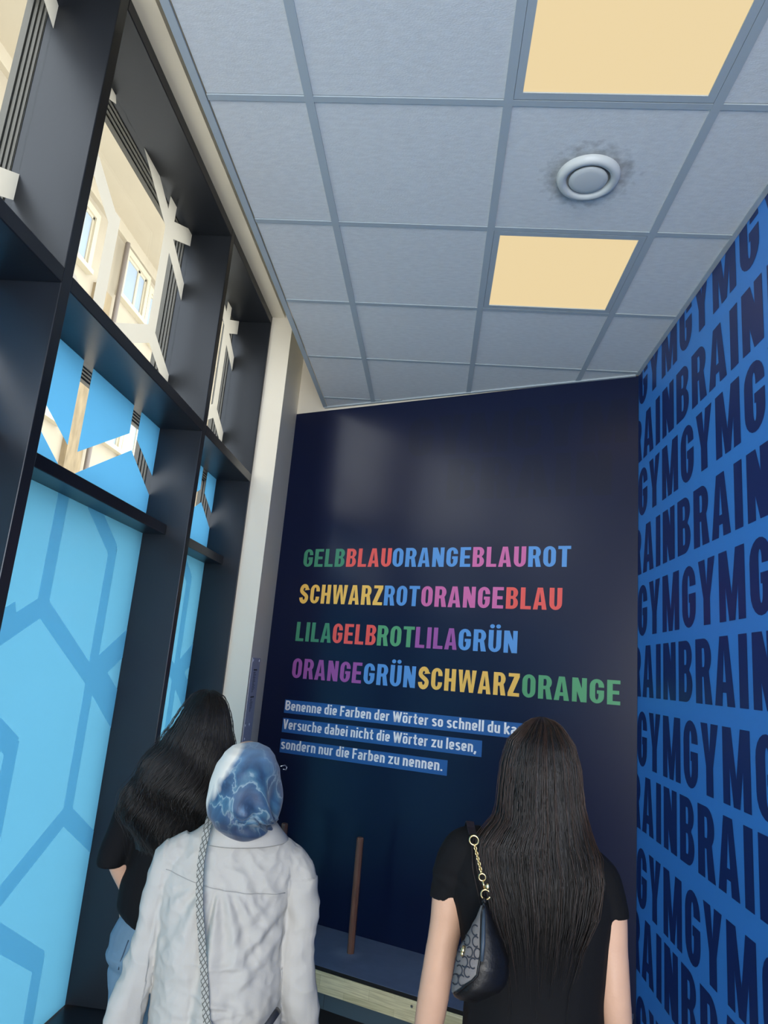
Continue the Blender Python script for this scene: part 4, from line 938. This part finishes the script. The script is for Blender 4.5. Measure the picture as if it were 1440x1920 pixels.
for z, xs_ in ((1.272, (-.124,)), (1.250, (-.122, -.140)), (1.228, (-.118, -.134)), (1.208, (-.126, -.143)), (1.190, (-.136, -.153)), (1.172, (-.147, -.160)), (1.238, (-.148,)), (1.216, (-.156,))):
    for q, x in enumerate(xs_):
        pts = []
        for t in range(13):
            a = radians(50+260*t/12)+(pi if (q+int(z*1000)) % 2 else 0); zz = z+.010*sin(a); xx = x+.0065*cos(a)
            xl, xr = interp(BT, zz); c = ((xl+xr)/2-xx)/((xr-xl)/2)
            pts.append(inR(*bring(zz, math.acos(max(-.999, min(.999, c))), .0028)))
        mono.tube(pts, .0012, 6)
o = mesh('monogram', mono, M_mono, cl, True, origin=tuple(bag['_org'])); o['label'] = 'dark C shaped monogram pattern'
# zip along the top, puller
mb = MB(); mb.tube([inR(-.1095, -.165, 1.326), inR(-.1085, -.196, 1.29), inR(-.1075, -.214, 1.25), inR(-.1085, -.219, 1.215)], [.0025, .0035, .004, .003], 8); mesh('zip_gusset', mb, mat('grey_blue_trim', (54, 68, 82), .5), bag, True)
mb = MB(); mb.tube([inR(-.147, -.205, 1.238), inR(-.150, -.212, 1.226)], [.003, .0045], 8).ball(inR(-.1505, -.213, 1.2225), .004, .004, .005, 8, 6); mesh('zip_pull', mb, M_gold, bag, True)
# strap over the shoulder
mb = MB(); path = [(-.128, -.150, 1.335), (-.150, .060, 1.43), (-.152, .040, 1.478), (-.150, .0, 1.4835), (-.149, -.05, 1.484), (-.146, -.095, 1.472), (-.141, -.128, 1.4585)]
path = path[1:]; path = [(-.13, .13, 1.25), (-.14, .115, 1.36)]+path
L_ = []; 
for i, p in enumerate(path):
    w_ = .0085; L_.append([inR(p[0]-w_, p[1], p[2]), inR(p[0]+w_, p[1], p[2]), inR(p[0]+w_, p[1]-.002, p[2]+.003), inR(p[0]-w_, p[1]-.002, p[2]+.003)])
mb.ring(L_); mesh('strap', mb, M_leather, bag)
yc = -.134
mesh('strap_ring', MB().torus(inR(-.138, yc, 1.449), .0090, .0019, (.1, 1, .1), 24, 8), M_gold, bag, True)
mb = MB(); p0 = Vector((-.1365, yc, 1.4405)); p1 = Vector((-.1185, yc-.004, 1.386)); nl = 11
for i in range(nl):
    p = p0.lerp(p1, (i+.5)/nl); c = Vector(inR(*p)); d = (Vector(inR(*p1))-Vector(inR(*p0))).normalized(); ax = Vector((.5, 1, 0)) if i % 2 else Vector((1, -.5, .2)); ax = (ax-d*ax.dot(d)).normalized(); u = d.cross(ax)
    pts = [c+d*.0040*cos(2*pi*k/12)+u*.0026*sin(2*pi*k/12) for k in range(13)]; mb.tube(pts, .0010, 6, cap=False)
mesh('chain', mb, M_gold, bag, True)
mb = MB(); mb.torus(inR(-.116, yc-.006, 1.3775), .0068, .0017, (.1, 1, .1), 20, 8); mb.tube([inR(-.1145, yc-.008, 1.370), inR(-.110, yc-.010, 1.357)], .0026, 8); mb.torus(inR(-.107, yc-.012, 1.3445), .0090, .0020, (.1, 1, .1), 20, 8, .35*pi, 2.05*pi); mb.ball(inR(-.1035, yc-.014, 1.360), .0045, .003, .0065, 10, 8)
mesh('clasp', mb, M_gold, bag, True)
mb = MB(); mb.tube([inR(-.1085, yc-.012, 1.338), inR(-.1095, -.158, 1.327)], [.004, .005], 8); mesh('bag_tab', mb, M_leather, bag, True)

# crossbody bag of the woman in the middle
ch, sh = .973, .231
def inH(x, y, z):
    k = 1+y/1.967; x = x*k; z = 1.8+(z-1.8)*k
    return (.031+x*ch-y*sh, .165+x*sh+y*ch, z)
b0 = inH(.10, -.16, .80)
cbag = thing('crossbody_bag', 'crossbody bag with a woven grey strap down the back of the white shirt', 'handbag', b0)
M_woven = bpy.data.materials.new('woven_grey_strap'); M_woven.use_nodes = True; nt = M_woven.node_tree; b = nt.nodes['Principled BSDF']; b.inputs['Roughness'].default_value = .8
tc = nt.nodes.new('ShaderNodeTexCoord'); sep = nt.nodes.new('ShaderNodeSeparateXYZ'); nt.links.new(tc.outputs['Object'], sep.inputs[0]); N = nt.nodes.new; LK = nt.links.new
def tri_wave(k, s): return mth('PINGPONG', mth('ADD', mth('MULTIPLY', sep.outputs[2], s), mth('MULTIPLY', sep.outputs[0], k)), 1.0)
w1 = tri_wave(190, 130); w2 = tri_wave(-190, 130); mn = mth('MINIMUM', w1, w2)
rp = N('ShaderNodeValToRGB'); rp.color_ramp.elements[0].position = .16; rp.color_ramp.elements[0].color = lin((82, 84, 80)); rp.color_ramp.elements[1].position = .30; rp.color_ramp.elements[1].color = lin((160, 162, 156)); LK(mn, rp.inputs[0]); LK(rp.outputs[0], b.inputs['Base Color'])
pth = [(-.088, .10, 1.25), (-.088, .085, 1.33), (-.090, .05, 1.372), (-.090, 0, 1.388), (-.091, -.05, 1.380), (-.094, -.085, 1.355), (-.097, -.110, 1.31), (-.098, -.122, 1.275), (-.093, -.133, 1.215), (-.084, -.138, 1.159), (-.071, -.142, 1.10), (-.058, -.143, 1.039), (-.046, -.144, .98), (-.035, -.148, .922), (-.012, -.156, .88), (.020, -.168, .845), (.050, -.182, .825)]
L_ = []
for i, p in enumerate(pth):
    a = Vector(pth[max(i-1, 0)]); c = Vector(pth[min(i+1, len(pth)-1)]); d = (c-a).normalized(); n_ = Vector((p[0]*.3, p[1], .25*(p[2] > 1.34))).normalized(); s_ = d.cross(n_).normalized()*.0088
    q = Vector(p); L_.append([inH(*(q+s_)), inH(*(q-s_)), inH(*(q-s_+n_*.003)), inH(*(q+s_+n_*.003))])
mb = MB(); mb.ring(L_); mesh('strap', mb, M_woven, cbag)
mb = MB(); rings = []
for z, hw, hd in ((.58, .06, .02), (.60, .10, .034), (.68, .105, .036), (.75, .10, .032), (.825, .085, .022), (.835, .07, .014)):
    rings.append([inH(.095+.75*hw*math.copysign(abs(cos(a))**.5, cos(a)), -.185+hd*math.copysign(abs(sin(a))**.6, sin(a)), z) for a in [2*pi*j/28 for j in range(28)]])
mb.ring(rings); M_dl = mat('dark_grey_leather', (42, 44, 50), .5); mesh('pouch', mb, M_dl, cbag, True)
mb = MB(); mb.tube([inH(.06, -.186, .832), inH(.095, -.176, .885), inH(.118, -.163, .915), inH(.134, -.148, .940), inH(.138, -.118, .946)], .008, 10, ell=.5, up=(1, 0, -1)); mesh('side_strap', mb, M_dl, cbag, True)
